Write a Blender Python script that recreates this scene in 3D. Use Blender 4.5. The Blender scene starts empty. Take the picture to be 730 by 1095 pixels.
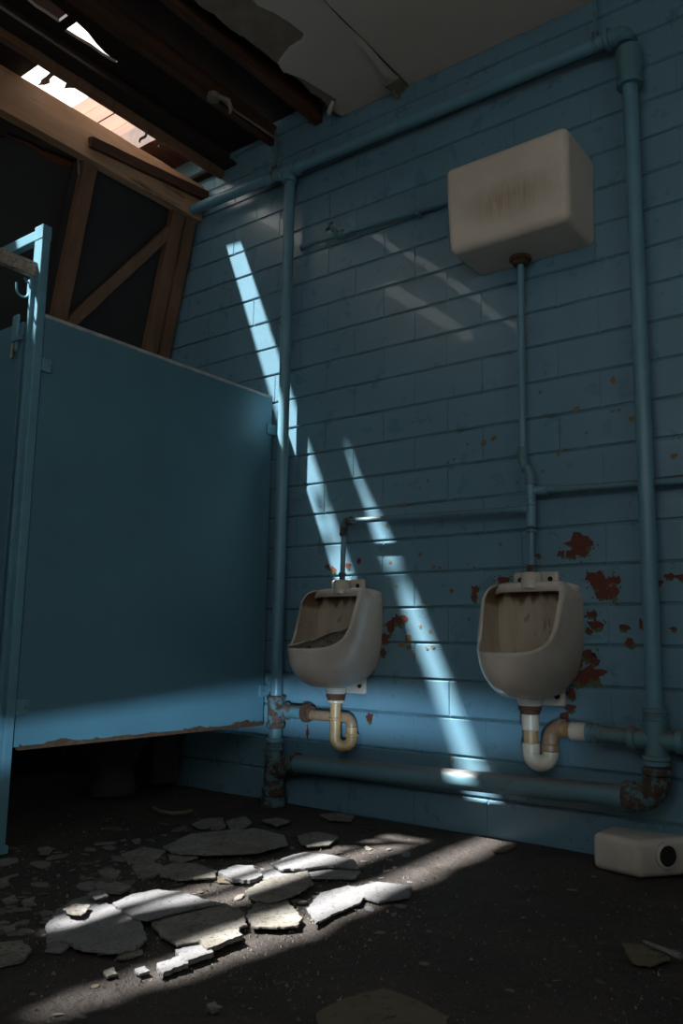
import bpy, bmesh, math, random
from mathutils import Vector, Matrix, noise
random.seed(7)
PI = math.pi
sc = bpy.context.scene
COL = sc.collection

# ---------------------------------------------------------------- camera maths
FPX = 883.08
CAM = Vector((1.8461, -3.2439, 0.7851))
YAW, PITCH, ROLL = -0.648183, 0.156403, 0.0153852
_F = Vector((math.sin(YAW)*math.cos(PITCH), math.cos(YAW)*math.cos(PITCH), math.sin(PITCH)))
_R0 = Vector((math.cos(YAW), -math.sin(YAW), 0)); _U0 = _R0.cross(_F)
_R = _R0*math.cos(ROLL) + _U0*math.sin(ROLL); _U = -_R0*math.sin(ROLL) + _U0*math.cos(ROLL)
def ray(u, v): return _F + _R*((u-365)/FPX) + _U*((547.5-v)/FPX)
def at(u, v, ax, val):
    d = ray(u, v); t = (val-CAM[ax])/d[ax]; return CAM + d*t
cd = bpy.data.cameras.new('camera'); cam = bpy.data.objects.new('camera', cd); COL.objects.link(cam)
M = Matrix((_R, _U, -_F)).transposed().to_4x4(); M.translation = CAM
cam.matrix_world = M
cd.sensor_fit = 'VERTICAL'; cd.sensor_height = 36; cd.lens = FPX*36/1095; cd.clip_start = .02
sc.camera = cam

# ---------------------------------------------------------------- object helpers
def tag(o, label=None, cat=None, group=None, kind=None):
    if label: o['label'] = label
    if cat: o['category'] = cat
    if group: o['group'] = group
    if kind: o['kind'] = kind
    return o
def obj(name, bm, mats, parent=None, smooth=None, loc=None):
    me = bpy.data.meshes.new(name); bm.normal_update()
    if smooth is not None:
        for f in bm.faces: f.smooth = True
        for e in bm.edges:
            if len(e.link_faces) == 2 and e.calc_face_angle(0) > smooth: e.smooth = False
            elif len(e.link_faces) != 2: e.smooth = False
    bm.to_mesh(me); bm.free()
    for m in (mats if isinstance(mats, (list, tuple)) else [mats]): me.materials.append(m)
    o = bpy.data.objects.new(name, me); COL.objects.link(o)
    if loc: o.location = loc
    if parent: o.parent = parent
    return o
def empty(name, loc=(0, 0, 0), rz=0):
    o = bpy.data.objects.new(name, None); COL.objects.link(o); o.location = loc; o.rotation_euler = (0, 0, rz)
    o.empty_display_size = .1; return o
def child(name, bm, m, root, smooth=None):
    """build a part whose mesh is given in world coordinates under a root at any place"""
    bmesh.ops.translate(bm, verts=bm.verts, vec=-world_loc(root))
    return obj(name, bm, m, root, smooth)
def world_loc(o):
    v = Vector(o.location)
    while o.parent: o = o.parent; v += Vector(o.location)
    return v
def copy_tree(o, parent=None):
    c = o.copy(); COL.objects.link(c); c.parent = parent
    for ch in list(o.children): copy_tree(ch, c)
    return c

# ---------------------------------------------------------------- mesh helpers
def BM(): return bmesh.new()
def merge(bm, t):
    me = bpy.data.meshes.new('t'); t.to_mesh(me); t.free(); bm.from_mesh(me); bpy.data.meshes.remove(me)
def box(bm, lo, hi, bev=0, seg=2, mat=0):
    t = bmesh.new(); bmesh.ops.create_cube(t, size=1)
    for v in t.verts: v.co = Vector([(lo[i]+hi[i])/2 + v.co[i]*(hi[i]-lo[i]) for i in range(3)])
    if bev: bmesh.ops.bevel(t, geom=t.edges[:], offset=bev, segments=seg, affect='EDGES', profile=.5)
    for f in t.faces: f.material_index = mat
    merge(bm, t); return bm
def bar(bm, a, b, w, h, up=(0, 0, 1), bev=0, rough=0):
    """rectangular bar from a to b; w across, h along up"""
    a, b = Vector(a), Vector(b); d = b-a; L = d.length; d.normalize()
    s = d.cross(Vector(up)).normalized(); u = s.cross(d)
    t = bmesh.new(); bmesh.ops.create_cube(t, size=1)
    if rough: bmesh.ops.subdivide_edges(t, edges=[e for e in t.edges if abs((e.verts[0].co-e.verts[1].co).x) > .5], cuts=14)
    if bev: bmesh.ops.bevel(t, geom=t.edges[:], offset=bev/max(w, h, .02)*.5, segments=1, affect='EDGES')
    for v in t.verts:
        p = a + d*(v.co.x+.5)*L + s*v.co.y*w + u*v.co.z*h
        if rough: p += noise.noise_vector(p*9)*rough
        v.co = p
    merge(bm, t); return bm
def tube(bm, pts, r, seg=20, cap=True, mat=0):
    pts = [Vector(p) for p in pts]; rs = list(r) if isinstance(r, (list, tuple)) else [r]*len(pts)
    keep = [i for i in range(len(pts)) if i == 0 or (pts[i]-pts[i-1]).length > 1e-5]
    pts = [pts[i] for i in keep]; rs = [rs[i] for i in keep]; n = len(pts)
    up = Vector((0, 0, 1)); rings = []; prev = None
    for i, p in enumerate(pts):
        d = ((pts[min(i+1, n-1)]-p).normalized() + (p-pts[max(i-1, 0)]).normalized())
        if d.length < 1e-6: d = pts[min(i+1, n-1)]-pts[max(i-1, 0)]
        d.normalize()
        if prev is None:
            a = d.cross(up if abs(d.z) < .9 else Vector((1, 0, 0))).normalized()
        else:
            a = (prev - d*prev.dot(d)).normalized()
        prev = a; b = d.cross(a)
        rings.append([bm.verts.new(p + (a*math.cos(t)+b*math.sin(t))*rs[i]) for t in [2*PI*k/seg for k in range(seg)]])
    for A, B in zip(rings, rings[1:]):
        for k in range(seg):
            f = bm.faces.new((A[k], A[(k+1) % seg], B[(k+1) % seg], B[k])); f.material_index = mat
    if cap:
        bm.faces.new(rings[0][::-1]).material_index = mat; bm.faces.new(rings[-1]).material_index = mat
    return bm
def arc(c, a, b, r, n=8, ang=PI/2):
    """arc around c, starting along unit a turning towards unit b"""
    c, a, b = Vector(c), Vector(a), Vector(b)
    return [c + (a*math.cos(t)+b*math.sin(t))*r for t in [ang*k/n for k in range(n+1)]]
def collar(bm, c, axis, r, h, lip=.006, seg=24):
    """pipe fitting ring with rolled edges"""
    c = Vector(c); ax = Vector(axis).normalized()
    ys = [(-.5, .86), (-.48, .97), (-.40, 1), (-.25, 1), (-.18, 1-lip/r), (.18, 1-lip/r), (.25, 1), (.40, 1), (.48, .97), (.5, .86)]
    return tube(bm, [c+ax*h*y for y, _ in ys], [r*s for _, s in ys], seg)
def ring(bm, c, axis, r, h, seg=24):
    c = Vector(c); ax = Vector(axis).normalized(); e = min(.004, h*.3)
    return tube(bm, [c-ax*h/2, c-ax*(h/2-e), c+ax*(h/2-e), c+ax*h/2], [r-e, r, r, r-e], seg)
def prism(bm, poly, z0, z1, jag=0, mat=0, tilt=(0, 0), top_in=.002):
    """irregular slab: poly is [(x,y)], edges subdivided and roughened"""
    pts = []
    n = len(poly)
    for i in range(n):
        a = Vector(poly[i]); b = Vector(poly[(i+1) % n]); k = max(1, int((b-a).length/.011)) if jag else 1
        for j in range(k):
            p = a.lerp(b, j/k)
            if jag:
                q = noise.noise_vector(Vector((p.x*55, p.y*55, len(poly)*3.1)))*jag*1.1
                p = p + Vector((q.x+random.uniform(-jag, jag)*.5, q.y+random.uniform(-jag, jag)*.5))
            pts.append(p)
    cx = sum(p.x for p in pts)/len(pts); cy = sum(p.y for p in pts)/len(pts)
    def H(p, z): return z + (p.x-cx)*tilt[0] + (p.y-cy)*tilt[1]
    lo = [bm.verts.new((p.x, p.y, H(p, z0))) for p in pts]
    mi = [bm.verts.new((p.x, p.y, H(p, z1-top_in))) for p in pts]
    hi = [bm.verts.new((p.x+(cx-p.x)*.012, p.y+(cy-p.y)*.012, H(p, z1))) for p in pts]
    m = len(pts)
    for A, B in ((lo, mi), (mi, hi)):
        for i in range(m): bm.faces.new((A[i], A[(i+1) % m], B[(i+1) % m], B[i])).material_index = mat
    f1 = bm.faces.new(hi); f2 = bm.faces.new(lo[::-1]); f1.material_index = f2.material_index = mat
    bmesh.ops.triangulate(bm, faces=[f1, f2])
    bmesh.ops.recalc_face_normals(bm, faces=bm.faces)
    return bm

# ---------------------------------------------------------------- materials
def mat(name, col, rough=.6, spec=.5, n1=None, n1s=6, n1amt=.5, n2=None, n2s=25, n2lo=.55, n2hi=.62, bump=.15, bs=60, bump2=0, b2s=5,
        coat=0, stretch=(1, 1, 1), roughvar=0, bdist=.002, dust=None):
    m = bpy.data.materials.new(name); m.use_nodes = True; nt = m.node_tree; N = nt.nodes; L = nt.links
    b = N['Principled BSDF']; b.inputs['Roughness'].default_value = rough; b.inputs['Specular IOR Level'].default_value = spec
    b.inputs['Coat Weight'].default_value = coat
    tc = N.new('ShaderNodeTexCoord'); mp = N.new('ShaderNodeMapping'); mp.inputs['Scale'].default_value = stretch
    L.new(tc.outputs['Object'], mp.inputs['Vector'])
    def nz(s, d=5, r=.6):
        t = N.new('ShaderNodeTexNoise'); t.inputs['Scale'].default_value = s; t.inputs['Detail'].default_value = d
        t.inputs['Roughness'].default_value = r; L.new(mp.outputs[0], t.inputs['Vector']); return t
    def ramp(src, a, c):
        r = N.new('ShaderNodeMapRange'); r.inputs[1].default_value = a; r.inputs[2].default_value = c
        L.new(src, r.inputs[0]); return r.outputs[0]
    def mix(f, A, B):
        x = N.new('ShaderNodeMix'); x.data_type = 'RGBA'
        if isinstance(f, float): x.inputs[0].default_value = f
        else: L.new(f, x.inputs[0])
        for s, k in ((A, 6), (B, 7)):
            if isinstance(s, tuple): x.inputs[k].default_value = (*s, 1)
            else: L.new(s, x.inputs[k])
        return x.outputs[2]
    c = mix(ramp(nz(n1s).outputs[0], .35, .68), col, n1 or tuple(k*(1-n1amt*.35) for k in col))
    if n2: c = mix(ramp(nz(n2s, 8, .7).outputs[0], n2lo, n2hi), c, n2)
    if dust:            # dirt that has settled on upward-facing surfaces
        ge = N.new('ShaderNodeNewGeometry'); sp = N.new('ShaderNodeSeparateXYZ'); L.new(ge.outputs['Normal'], sp.inputs[0])
        r0 = N.new('ShaderNodeMapRange'); r0.inputs[1].default_value = .35; r0.inputs[2].default_value = .95; r0.inputs[4].default_value = .85; L.new(sp.outputs[2], r0.inputs[0])
        c = mix(r0.outputs[0], c, dust)
    L.new(c, b.inputs['Base Color'])
    if roughvar:
        r = N.new('ShaderNodeMapRange'); r.inputs[3].default_value = rough-roughvar; r.inputs[4].default_value = rough+roughvar
        r.inputs[1].default_value = .3; r.inputs[2].default_value = .7
        L.new(nz(9).outputs[0], r.inputs[0]); L.new(r.outputs[0], b.inputs['Roughness'])
    if bump:
        bp = N.new('ShaderNodeBump'); bp.inputs['Strength'].default_value = bump; bp.inputs['Distance'].default_value = bdist
        h = nz(bs, 6).outputs[0]
        if bump2:
            ad = N.new('ShaderNodeMath'); ad.operation = 'MULTIPLY_ADD'; ad.inputs[1].default_value = bump2
            L.new(nz(b2s, 4).outputs[0], ad.inputs[0]); L.new(h, ad.inputs[2]); h = ad.outputs[0]
        L.new(h, bp.inputs['Height']); L.new(bp.outputs[0], b.inputs['Normal'])
    m['_c'] = 1
    return m
BLUE = (.135, .262, .335)
m_wall = mat('gloss_blue_paint', BLUE, rough=.30, spec=.55, n1=(.115, .23, .29), n1s=2, 
             bump=.3, bs=150, bump2=2, b2s=14, roughvar=.05, coat=.25)
m_joint = mat('blue_paint_in_joints', (.09, .22, .27), rough=.4, n1=(.045, .085, .09), n1s=5, bump=.4, bs=80)
m_pipe = mat('blue_painted_pipe', (.13, .29, .36), rough=.38, n1=(.11, .24, .30), n2=(.13, .10, .07), n2s=11, n2lo=.68, n2hi=.76, bump=.2, bs=90, dust=(.115, .14, .145))
m_pipe_r = mat('blue_pipe_with_rust', (.10, .235, .285), rough=.5, n1=(.085, .18, .20), n1s=14, n2=(.15, .075, .035), n2s=9, n2lo=.56, n2hi=.68, bump=.5, bs=60, dust=(.12, .07, .045))
m_dirtpipe = mat('dusty_blue_pipe', (.11, .25, .31), rough=.45, n1=(.10, .20, .24), n2=(.13, .11, .09), n2s=9, n2lo=.62, n2hi=.74, bump=.3, bs=70, stretch=(.5, 1, 1), dust=(.13, .095, .075))
m_rust = mat('rusty_fitting', (.10, .055, .033), rough=.85, n1=(.035, .025, .02), n1s=18, n2=(.09, .18, .20), n2s=26, n2lo=.49, n2hi=.56, bump=1, bs=60, bdist=.004)
m_rust2 = mat('bare_rust', (.11, .055, .025), rough=.9, n1=(.05, .025, .015), n1s=30, bump=.9, bs=90)
m_panel = mat('blue_panel_paint', (.095, .225, .285), rough=.42, n1=(.08, .19, .24), n1s=2, n2=(.06, .14, .17), n2s=60, n2lo=.70, n2hi=.74, bump=.1, bs=200)
m_post = mat('post_paint', (.13, .30, .37), rough=.4, n1=(.10, .23, .29), n2=(.30, .40, .45), n2s=40, n2lo=.72, n2hi=.76, bump=.2, bs=120)
m_edge = mat('worn_pale_edge', (.45, .47, .46), rough=.55, n1=(.25, .27, .27), n1s=15)
m_chip = mat('speckled_raw_channel', (.40, .33, .27), rough=.8, n1=(.25, .18, .13), n1s=60, n2=(.07, .045, .035), n2s=90, n2lo=.55, n2hi=.6, bump=.6, bs=110)
m_red = mat('red_primer', (.13, .024, .012), rough=.7, n1=(.08, .018, .012), n1s=40)
m_green = mat('green_undercoat', (.075, .12, .035), rough=.6, n1=(.05, .085, .03), n1s=40)
m_spot = mat('rust_spot', (.20, .12, .045), rough=.7)
m_black = mat('dark_hole', (.012, .01, .01), rough=.9)
m_cer = mat('ceramic', (.60, .54, .47), rough=.22, spec=.5, n1=(.47, .41, .34), n1s=4, n2=(.22, .16, .11), n2s=45, n2lo=.68, n2hi=.74, bump=.04, bs=20, coat=.3)
m_cerin = mat('stained_ceramic', (.56, .49, .38), rough=.3, n1=(.42, .34, .25), n1s=6, n2=(.17, .08, .03), n2s=13, n2lo=.60, n2hi=.72, bump=.05, stretch=(1.6, 1, .5), coat=.2)
def rim_stain(m):
    nt = m.node_tree; N = nt.nodes; L = nt.links; b = N['Principled BSDF']; src = b.inputs['Base Color'].links[0].from_socket
    tc = N.new('ShaderNodeTexCoord'); sp = N.new('ShaderNodeSeparateXYZ'); L.new(tc.outputs['Object'], sp.inputs[0])
    mp = N.new('ShaderNodeMapping'); mp.inputs['Scale'].default_value = (26, 5, 4); L.new(tc.outputs['Object'], mp.inputs[0])
    nz = N.new('ShaderNodeTexNoise'); nz.inputs['Scale'].default_value = 1; nz.inputs['Detail'].default_value = 5; L.new(mp.outputs[0], nz.inputs[0])
    mr = N.new('ShaderNodeMapRange'); mr.inputs[1].default_value = .90; mr.inputs[2].default_value = .99; L.new(sp.outputs[2], mr.inputs[0])
    ad = N.new('ShaderNodeMath'); ad.operation = 'MULTIPLY_ADD'; ad.inputs[1].default_value = .55; L.new(mr.outputs[0], ad.inputs[0]); L.new(nz.outputs[0], ad.inputs[2])
    r2 = N.new('ShaderNodeMapRange'); r2.inputs[1].default_value = .90; r2.inputs[2].default_value = 1.02; r2.inputs[4].default_value = .9; L.new(ad.outputs[0], r2.inputs[0])
    mx = N.new('ShaderNodeMix'); mx.data_type = 'RGBA'; L.new(r2.outputs[0], mx.inputs[0]); L.new(src, mx.inputs[6]); mx.inputs[7].default_value = (.17, .08, .025, 1)
    L.new(mx.outputs[2], b.inputs['Base Color'])
rim_stain(m_cerin)
m_floor = mat('dirt_floor', (.060, .050, .043), rough=.85, spec=.3, n1=(.036, .030, .027), n1s=3, n2=(.11, .09, .08), n2s=26, n2lo=.64, n2hi=.75, bump=.9, bs=60, bump2=4, b2s=9, bdist=.012)
m_plast = mat('plaster_sheet', (.205, .205, .21), rough=.9, spec=.2, n1=(.17, .165, .16), n1s=12, n2=(.06, .055, .05), n2s=110, n2lo=.545, n2hi=.64, bump=.7, bs=90)
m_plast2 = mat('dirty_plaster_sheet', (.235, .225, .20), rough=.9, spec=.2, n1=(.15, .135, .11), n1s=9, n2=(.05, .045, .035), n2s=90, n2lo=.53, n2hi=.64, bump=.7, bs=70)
m_plast3 = mat('brown_board', (.13, .11, .075), rough=.9, spec=.2, n1=(.11, .09, .06), n1s=9, n2=(.05, .04, .03), n2s=40, n2lo=.58, n2hi=.64, bump=.6, bs=60)
m_ceil = mat('ceiling_white', (.58, .52, .46), rough=.8, n1=(.52, .46, .40), n1s=1.5, bump=.15, bs=50)
m_paper = mat('torn_board_paper', (.26, .215, .165), rough=.95, n1=(.17, .14, .10), n1s=10, bump=.4, bs=50)
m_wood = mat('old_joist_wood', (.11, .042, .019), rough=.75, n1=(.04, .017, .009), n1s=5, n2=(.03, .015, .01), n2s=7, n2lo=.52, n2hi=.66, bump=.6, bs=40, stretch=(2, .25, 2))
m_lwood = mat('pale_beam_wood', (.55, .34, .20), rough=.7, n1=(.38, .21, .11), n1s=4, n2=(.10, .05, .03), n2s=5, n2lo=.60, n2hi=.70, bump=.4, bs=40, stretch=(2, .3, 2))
m_orange = mat('orange_boarding', (.20, .075, .025), rough=.7, n1=(.11, .04, .014), n1s=4, n2=(.08, .04, .02), n2s=5, n2lo=.58, n2hi=.7, bump=.4, bs=40, stretch=(.4, 2, 2))
m_stud = mat('stud_wood', (.20, .11, .06), rough=.75, n1=(.13, .068, .036), n1s=6, n2=(.07, .04, .025), n2s=9, n2lo=.6, n2hi=.7, bump=.4, bs=50, stretch=(2, 2, .25))
m_dsheet = mat('black_backing_sheet', (.020, .020, .021), rough=.75, n1=(.030, .028, .026), n1s=3, n2=(.055, .05, .045), n2s=10, n2lo=.66, n2hi=.8, bump=.5, bs=20)
m_sheath = mat('dark_roof_lining', (.025, .012, .008), rough=.9, n1=(.012, .007, .006), n1s=3, n2=(.05, .022, .012), n2s=6, n2lo=.62, n2hi=.74, bump=.7, bs=20, stretch=(2, .5, 1))
m_pvcy = mat('yellowed_pipe_plastic', (.44, .29, .13), rough=.4, n1=(.33, .20, .085), n1s=12, n2=(.12, .07, .03), n2s=25, n2lo=.64, n2hi=.72, bump=.05)
m_pvcb = mat('brown_pipe_plastic', (.31, .19, .11), rough=.4, n1=(.20, .12, .07), n1s=14, bump=.05)
m_pvcw = mat('white_pipe_plastic', (.56, .50, .40), rough=.35, n1=(.48, .40, .29), n1s=14, bump=.05)
m_metal = mat('dull_metal', (.30, .27, .24), rough=.45, n1=(.12, .09, .07), n1s=30, bump=.3)
m_plain = mat('old_room_paint', (.20, .25, .27), rough=.8, n1=(.15, .19, .20), n1s=2)
m_debris = mat('broken_sheet_in_bowl', (.22, .18, .15), rough=.5, n1=(.50, .47, .44), n1s=9, n2=(.03, .025, .02), n2s=18, n2lo=.52, n2hi=.6, bump=.5, bs=40)
m_shadecer = mat('shade_toned_ceramic', (.10, .09, .08), rough=.5, n1=(.05, .045, .04), n1s=6)  # bowl colour darkened to stand in for the shade behind the partition
m_cloth = mat('grey_strip', (.30, .28, .25), rough=.9)

# ---------------------------------------------------------------- the setting
XL, XR, YF, H = -3.25, 3.1, -4.5, 3.6
CH, HB, Z0 = .16, .17939, 1.108           # course height, half block, height of course line 0
_pc = [0]
def peel(bm, c, rx, rz, mi, y, n=16, jag=.55):
    ph = random.random()*10; _pc[0] += 1; y -= _pc[0]*4e-6
    vs = []
    for k in range(n):
        t = 2*PI*k/n; r = 1 + jag*noise.noise(Vector((math.cos(t)*2+ph, math.sin(t)*2, ph))) + random.uniform(-jag, jag)*.55
        vs.append(bm.verts.new((c.x+rx*r*math.cos(t), y, c.z+rz*r*math.sin(t))))
    f = bm.faces.new(vs); f.material_index = mi
    bmesh.ops.triangulate(bm, faces=[f])
def block_wall():
    bm = BM()
    g, gv, dp, bv = .0045, .003, .006, .004
    # backing in the joints
    bmq = [bm.verts.new(p) for p in ((XL, dp, -.05), (XR, dp, -.05), (XR, dp, H+.3), (XL, dp, H+.3))]
    bm.faces.new(bmq).material_index = 1
    for r in range(-7, 18):
        z0 = Z0+CH*r; z1 = z0+CH
        off = 0 if r % 2 == 0 else 1
        k = -20
        while True:
            x0 = (k*2+off)*HB; x1 = x0+2*HB; k += 1
            if x1 < XL: continue
            if x0 > XR: break
            x0c, x1c = max(x0, XL), min(x1, XR)
            d = random.uniform(-.0008, .0008); tl = random.uniform(-.0006, .0006)
            o = [(x0c+gv, z0+g), (x1c-gv, z0+g), (x1c-gv, z1-g), (x0c+gv, z1-g)]
            i = [(x0c+gv+bv*.6, z0+g+bv), (x1c-gv-bv*.6, z0+g+bv), (x1c-gv-bv*.6, z1-g-bv), (x0c+gv+bv*.6, z1-g-bv)]
            A = [bm.verts.new((x, dp, z)) for x, z in o]
            B = [bm.verts.new((x, d+(tl if z > z0+CH/2 else -tl), z)) for x, z in i]
            for q in range(4): bm.faces.new((A[q], A[(q+1) % 4], B[(q+1) % 4], B[q]))
            bm.faces.new(B)
            # shallow paint-filled upright joint
            if x0c > XL+.01:
                v = [bm.verts.new(p) for p in ((x0-gv-.003, .0028, z0+g), (x0+gv+.003, .0028, z0+g), (x0+gv+.003, .0028, z1-g), (x0-gv-.003, .0028, z1-g))]
                bm.faces.new(v)
    bmesh.ops.recalc_face_normals(bm, faces=bm.faces)
    for f in bm.faces:
        if f.normal.y > 0: f.normal_flip()
    # flaked paint: red primer with green undercoat at its edges
    P = [(620, 580, 12, 10), (612, 592, 5, 4), (623, 591, 5, 3), (642, 624, 8, 9), (634, 617, 6, 5), (654, 634, 5, 7), (645, 634, 6, 6), (656, 620, 5, 4),
         (632, 657, 5, 3), (637, 668, 6, 4), (629, 674, 3, 3), (673, 687, 4, 4), (667, 671, 4, 3), (628, 700, 7, 5), (618, 707, 4, 5), (636, 706, 5, 4),
         (632, 722, 11, 7), (622, 727, 7, 5), (611, 742, 4, 5), (610, 757, 4, 4), (604, 767, 4, 4), (508, 630, 4, 4), (507, 638, 3, 5), (538, 620, 6, 3),
         (427, 663, 7, 5), (417, 669, 5, 6), (412, 682, 5, 5), (410, 698, 3, 4), (395, 767, 4, 4), (356, 609, 4, 3), (350, 606, 3, 2), (372, 605, 3, 3),
         (384, 600, 2, 3), (715, 616, 4, 3), (706, 623, 3, 2), (728, 617, 4, 3), (575, 594, 3, 2), (600, 592, 3, 3), (686, 668, 2, 5), (329, 783, 2, 6), (720, 672, 3, 2)]
    for (u, v, a, b) in P:
        c = at(u, v, 1, 0); s = 1/245 if u > 500 else 1/215
        if a > 2: peel(bm, c+Vector((random.uniform(-.006, .008), 0, -.007-.3*b*s)), a*s*.85, b*s*.9, 2+1, -.0012)
        peel(bm, c, a*s*1.12, b*s, 2, -.0016)
        if a > 4:      # small loose bits round the patch
            for _ in range(7):
                t = random.uniform(0, 2*PI); q = random.uniform(1.2, 2.0)
                peel(bm, c+Vector((math.cos(t)*a*s*q, 0, math.sin(t)*b*s*q)), random.uniform(.0015, .005), random.uniform(.0015, .006), random.choice((2, 2, 3)), -.0014, n=7)
    # orange rust freckles
    S = [(500, 475, 2), (517, 474, 3), (528, 469, 3), (479, 494, 2), (485, 492, 2), (458, 514, 2), (449, 522, 2), (432, 541, 3), (553, 516, 2), (413, 562, 2),
         (615, 439, 3), (656, 407, 3), (655, 405, 2), (618, 437, 3), (655, 440, 2), (662, 439, 2), (676, 448, 3), (627, 463, 2), (607, 482, 2), (577, 420, 2), (580, 504, 2),
         (535, 583, 2), (464, 606, 2), (470, 607, 2), (507, 607, 2), (483, 812, 2), (424, 627, 2), (483, 632, 3), (452, 644, 2), (502, 662, 2), (449, 670, 2), (460, 675, 2),
         (437, 682, 4), (430, 690, 4), (437, 692, 3), (443, 700, 2), (456, 693, 2), (463, 692, 2), (597, 486, 2), (720, 488, 3), (690, 485, 2), (417, 601, 2), (449, 593, 2), (300, 345, 3)]
    for (u, v, a) in S:
        peel(bm, at(u, v, 1, 0), a/240, a/260, 4, -.0011, n=8)
    o = obj('wall_back', bm, [m_wall, m_joint, m_red, m_green, m_spot, m_black]); tag(o, kind='structure'); return o
block_wall()
# body of the wall behind the facing
o = obj('wall_outer', box(BM(), (XL-.2, .012, -.1), (XR+.2, .2, H+.35)), m_plain); tag(o, kind='structure')

def floor_h(x, y): return .010*noise.noise(Vector((x*1.3, y*1.3, 0))) + .005*noise.noise(Vector((x*5, y*5, 3))) + .0025*noise.noise(Vector((x*17, y*17, 3)))
bm = BM(); nx, ny = 230, 170
grid = [[bm.verts.new((XL+(XR-XL)*i/nx, YF+(.01-YF)*j/ny, 0)) for j in range(ny+1)] for i in range(nx+1)]
for row in grid:
    for v in row: v.co.z = floor_h(v.co.x, v.co.y) - .006
for i in range(nx):
    for j in range(ny): bm.faces.new((grid[i][j], grid[i+1][j], grid[i+1][j+1], grid[i][j+1]))
tag(obj('floor', bm, m_floor, smooth=3), kind='structure')

def hole_wall(bm, axis, c0, c1, a0, a1, z0, z1, holes):
    """wall slab normal to axis, with rectangular openings (a0,a1,z0,z1)"""
    As = sorted({a0, a1, *[h[0] for h in holes], *[h[1] for h in holes]}); Zs = sorted({z0, z1, *[h[2] for h in holes], *[h[3] for h in holes]})
    for i in range(len(As)-1):
        for j in range(len(Zs)-1):
            ca, cz = (As[i]+As[i+1])/2, (Zs[j]+Zs[j+1])/2
            if any(h[0] < ca < h[1] and h[2] < cz < h[3] for h in holes): continue
            if axis == 1: box(bm, (As[i], c0, Zs[j]), (As[i+1], c1, Zs[j+1]))
            else: box(bm, (c0, As[i], Zs[j]), (c1, As[i+1], Zs[j+1]))
    bmesh.ops.remove_doubles(bm, verts=bm.verts, dist=1e-5)
    return bm
WIN = (0.6, 2.6, 1.75, 2.75)      # window in the wall behind the camera
GAP = (1.85, 2.78, .190, .262)      # unseen slot in the door, cut to shape the low light band
tag(obj('wall_front', hole_wall(BM(), 1, YF-.12, YF, XL, XR, -.1, H+.3, [WIN, GAP]), m_plain), kind='structure')
WR = (-3.1, -1.9, 1.7, 2.6)
tag(obj('wall_right', hole_wall(BM(), 0, XR, XR+.12, YF-.12, .2, -.1, H+.3, [WR]), m_plain), kind='structure')
tag(obj('wall_left', box(BM(), (XL-.12, YF-.12, -.1), (XL, .2, H+.3)), m_plain), kind='structure')
def window(name, axis, c, a0, a1, z0, z1):
    bm = BM()
    def b(p0, p1, q0, q1, th=.03):
        if axis == 1: box(bm, (p0, c-.05, q0), (p1, c-.05+th, q1))
        else: box(bm, (c+.05, p0, q0), (c+.05+th, p1, q1))
    for k in range(4):
        x = a0+(a1-a0-.04)*k/3; b(x, x+.04, z0, z1)
    for z in (z0, (z0+z1)/2, z1-.04): b(a0, a1, z, z+.04, .028)
    tag(obj(name, bm, m_post), kind='structure')
window('window_1', 1, YF, *WIN); window('window_2', 0, XR, *WR)
bm = box(BM(), (1.8, YF+.0, .262), (2.85, YF+.04, 2.1), .004); box(bm, (1.8, YF, .0), (2.85, YF+.04, .19), .004)
tag(obj('door_1', bm, m_post), kind='structure')

# ---- ceiling: sound white board to the right, torn board, then bare joists under dark roof lining
cp = lambda u, v, z=H: at(u, v, 2, z)
seam = [cp(437, 93), cp(345, 0)]
xs = -.222                                             # the seam runs straight away from the blue wall
bm = box(BM(), (xs+.006, YF, H), (XR, -.004, H+.012))
tag(obj('ceiling', bm, m_ceil), kind='structure')
t = empty('ceiling_board', (-.45, -1, H))
tag(t, 'torn sheet of white ceiling board between the joint and the bare joists', 'ceiling board')
edge = [(203, -3), (215, 8), (229, 16), (245, 31), (262, 41), (276, 52), (299, 70), (309, 77), (322, 88), (333, 100), (344, 106), (352, 118)]
poly = [(cp(*e).x, cp(*e).y) for e in edge]
far = poly[0]
more = [(far[0]-.05, far[1]-.25), (far[0]+.03, far[1]-.6), (far[0]-.08, -2.4), (far[0]+.05, -3.2), (far[0]-.1, YF)]
outer = more[::-1] + poly + [(poly[-1][0]+.02, -.004), (xs-.004, -.004), (xs-.004, YF)]
child('paper_backing', prism(BM(), outer, H+.002, H+.012, jag=.004), m_paper, t)
e2 = [(268, -3), (276, 6), (292, 13), (310, 24), (328, 38), (325, 45), (312, 52), (306, 60), (299, 70), (303, 77), (320, 82), (334, 90), (350, 100), (363, 108), (359, 120)]
poly2 = [(cp(*e).x, cp(*e).y) for e in e2]; f2 = poly2[0]
outer2 = [(f2[0]-.03, YF), (f2[0]+.02, -3.2), (f2[0]-.06, -2.2), (f2[0]+.04, -1.5), (f2[0]-.02, f2[1]-.2)] + poly2 + [(poly2[-1][0]+.01, -.006), (xs-.006, -.006), (xs-.006, YF)]
child('white_face', prism(BM(), outer2, H-.002, H+.002, jag=.003), m_ceil, t)
# curl of face paper at the tear by the wall
bm = BM(); a = at(356, 108, 2, H); b_ = at(352, 122, 2, H-.03)
tube(bm, [a+Vector((0, 0, .0)), a.lerp(b_, .5)+Vector((-.012, 0, -.018)), b_+Vector((0, 0, -.004))], [.010, .016, .006], 8)
child('torn_curl', bm, m_ceil, t, smooth=1)
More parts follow.
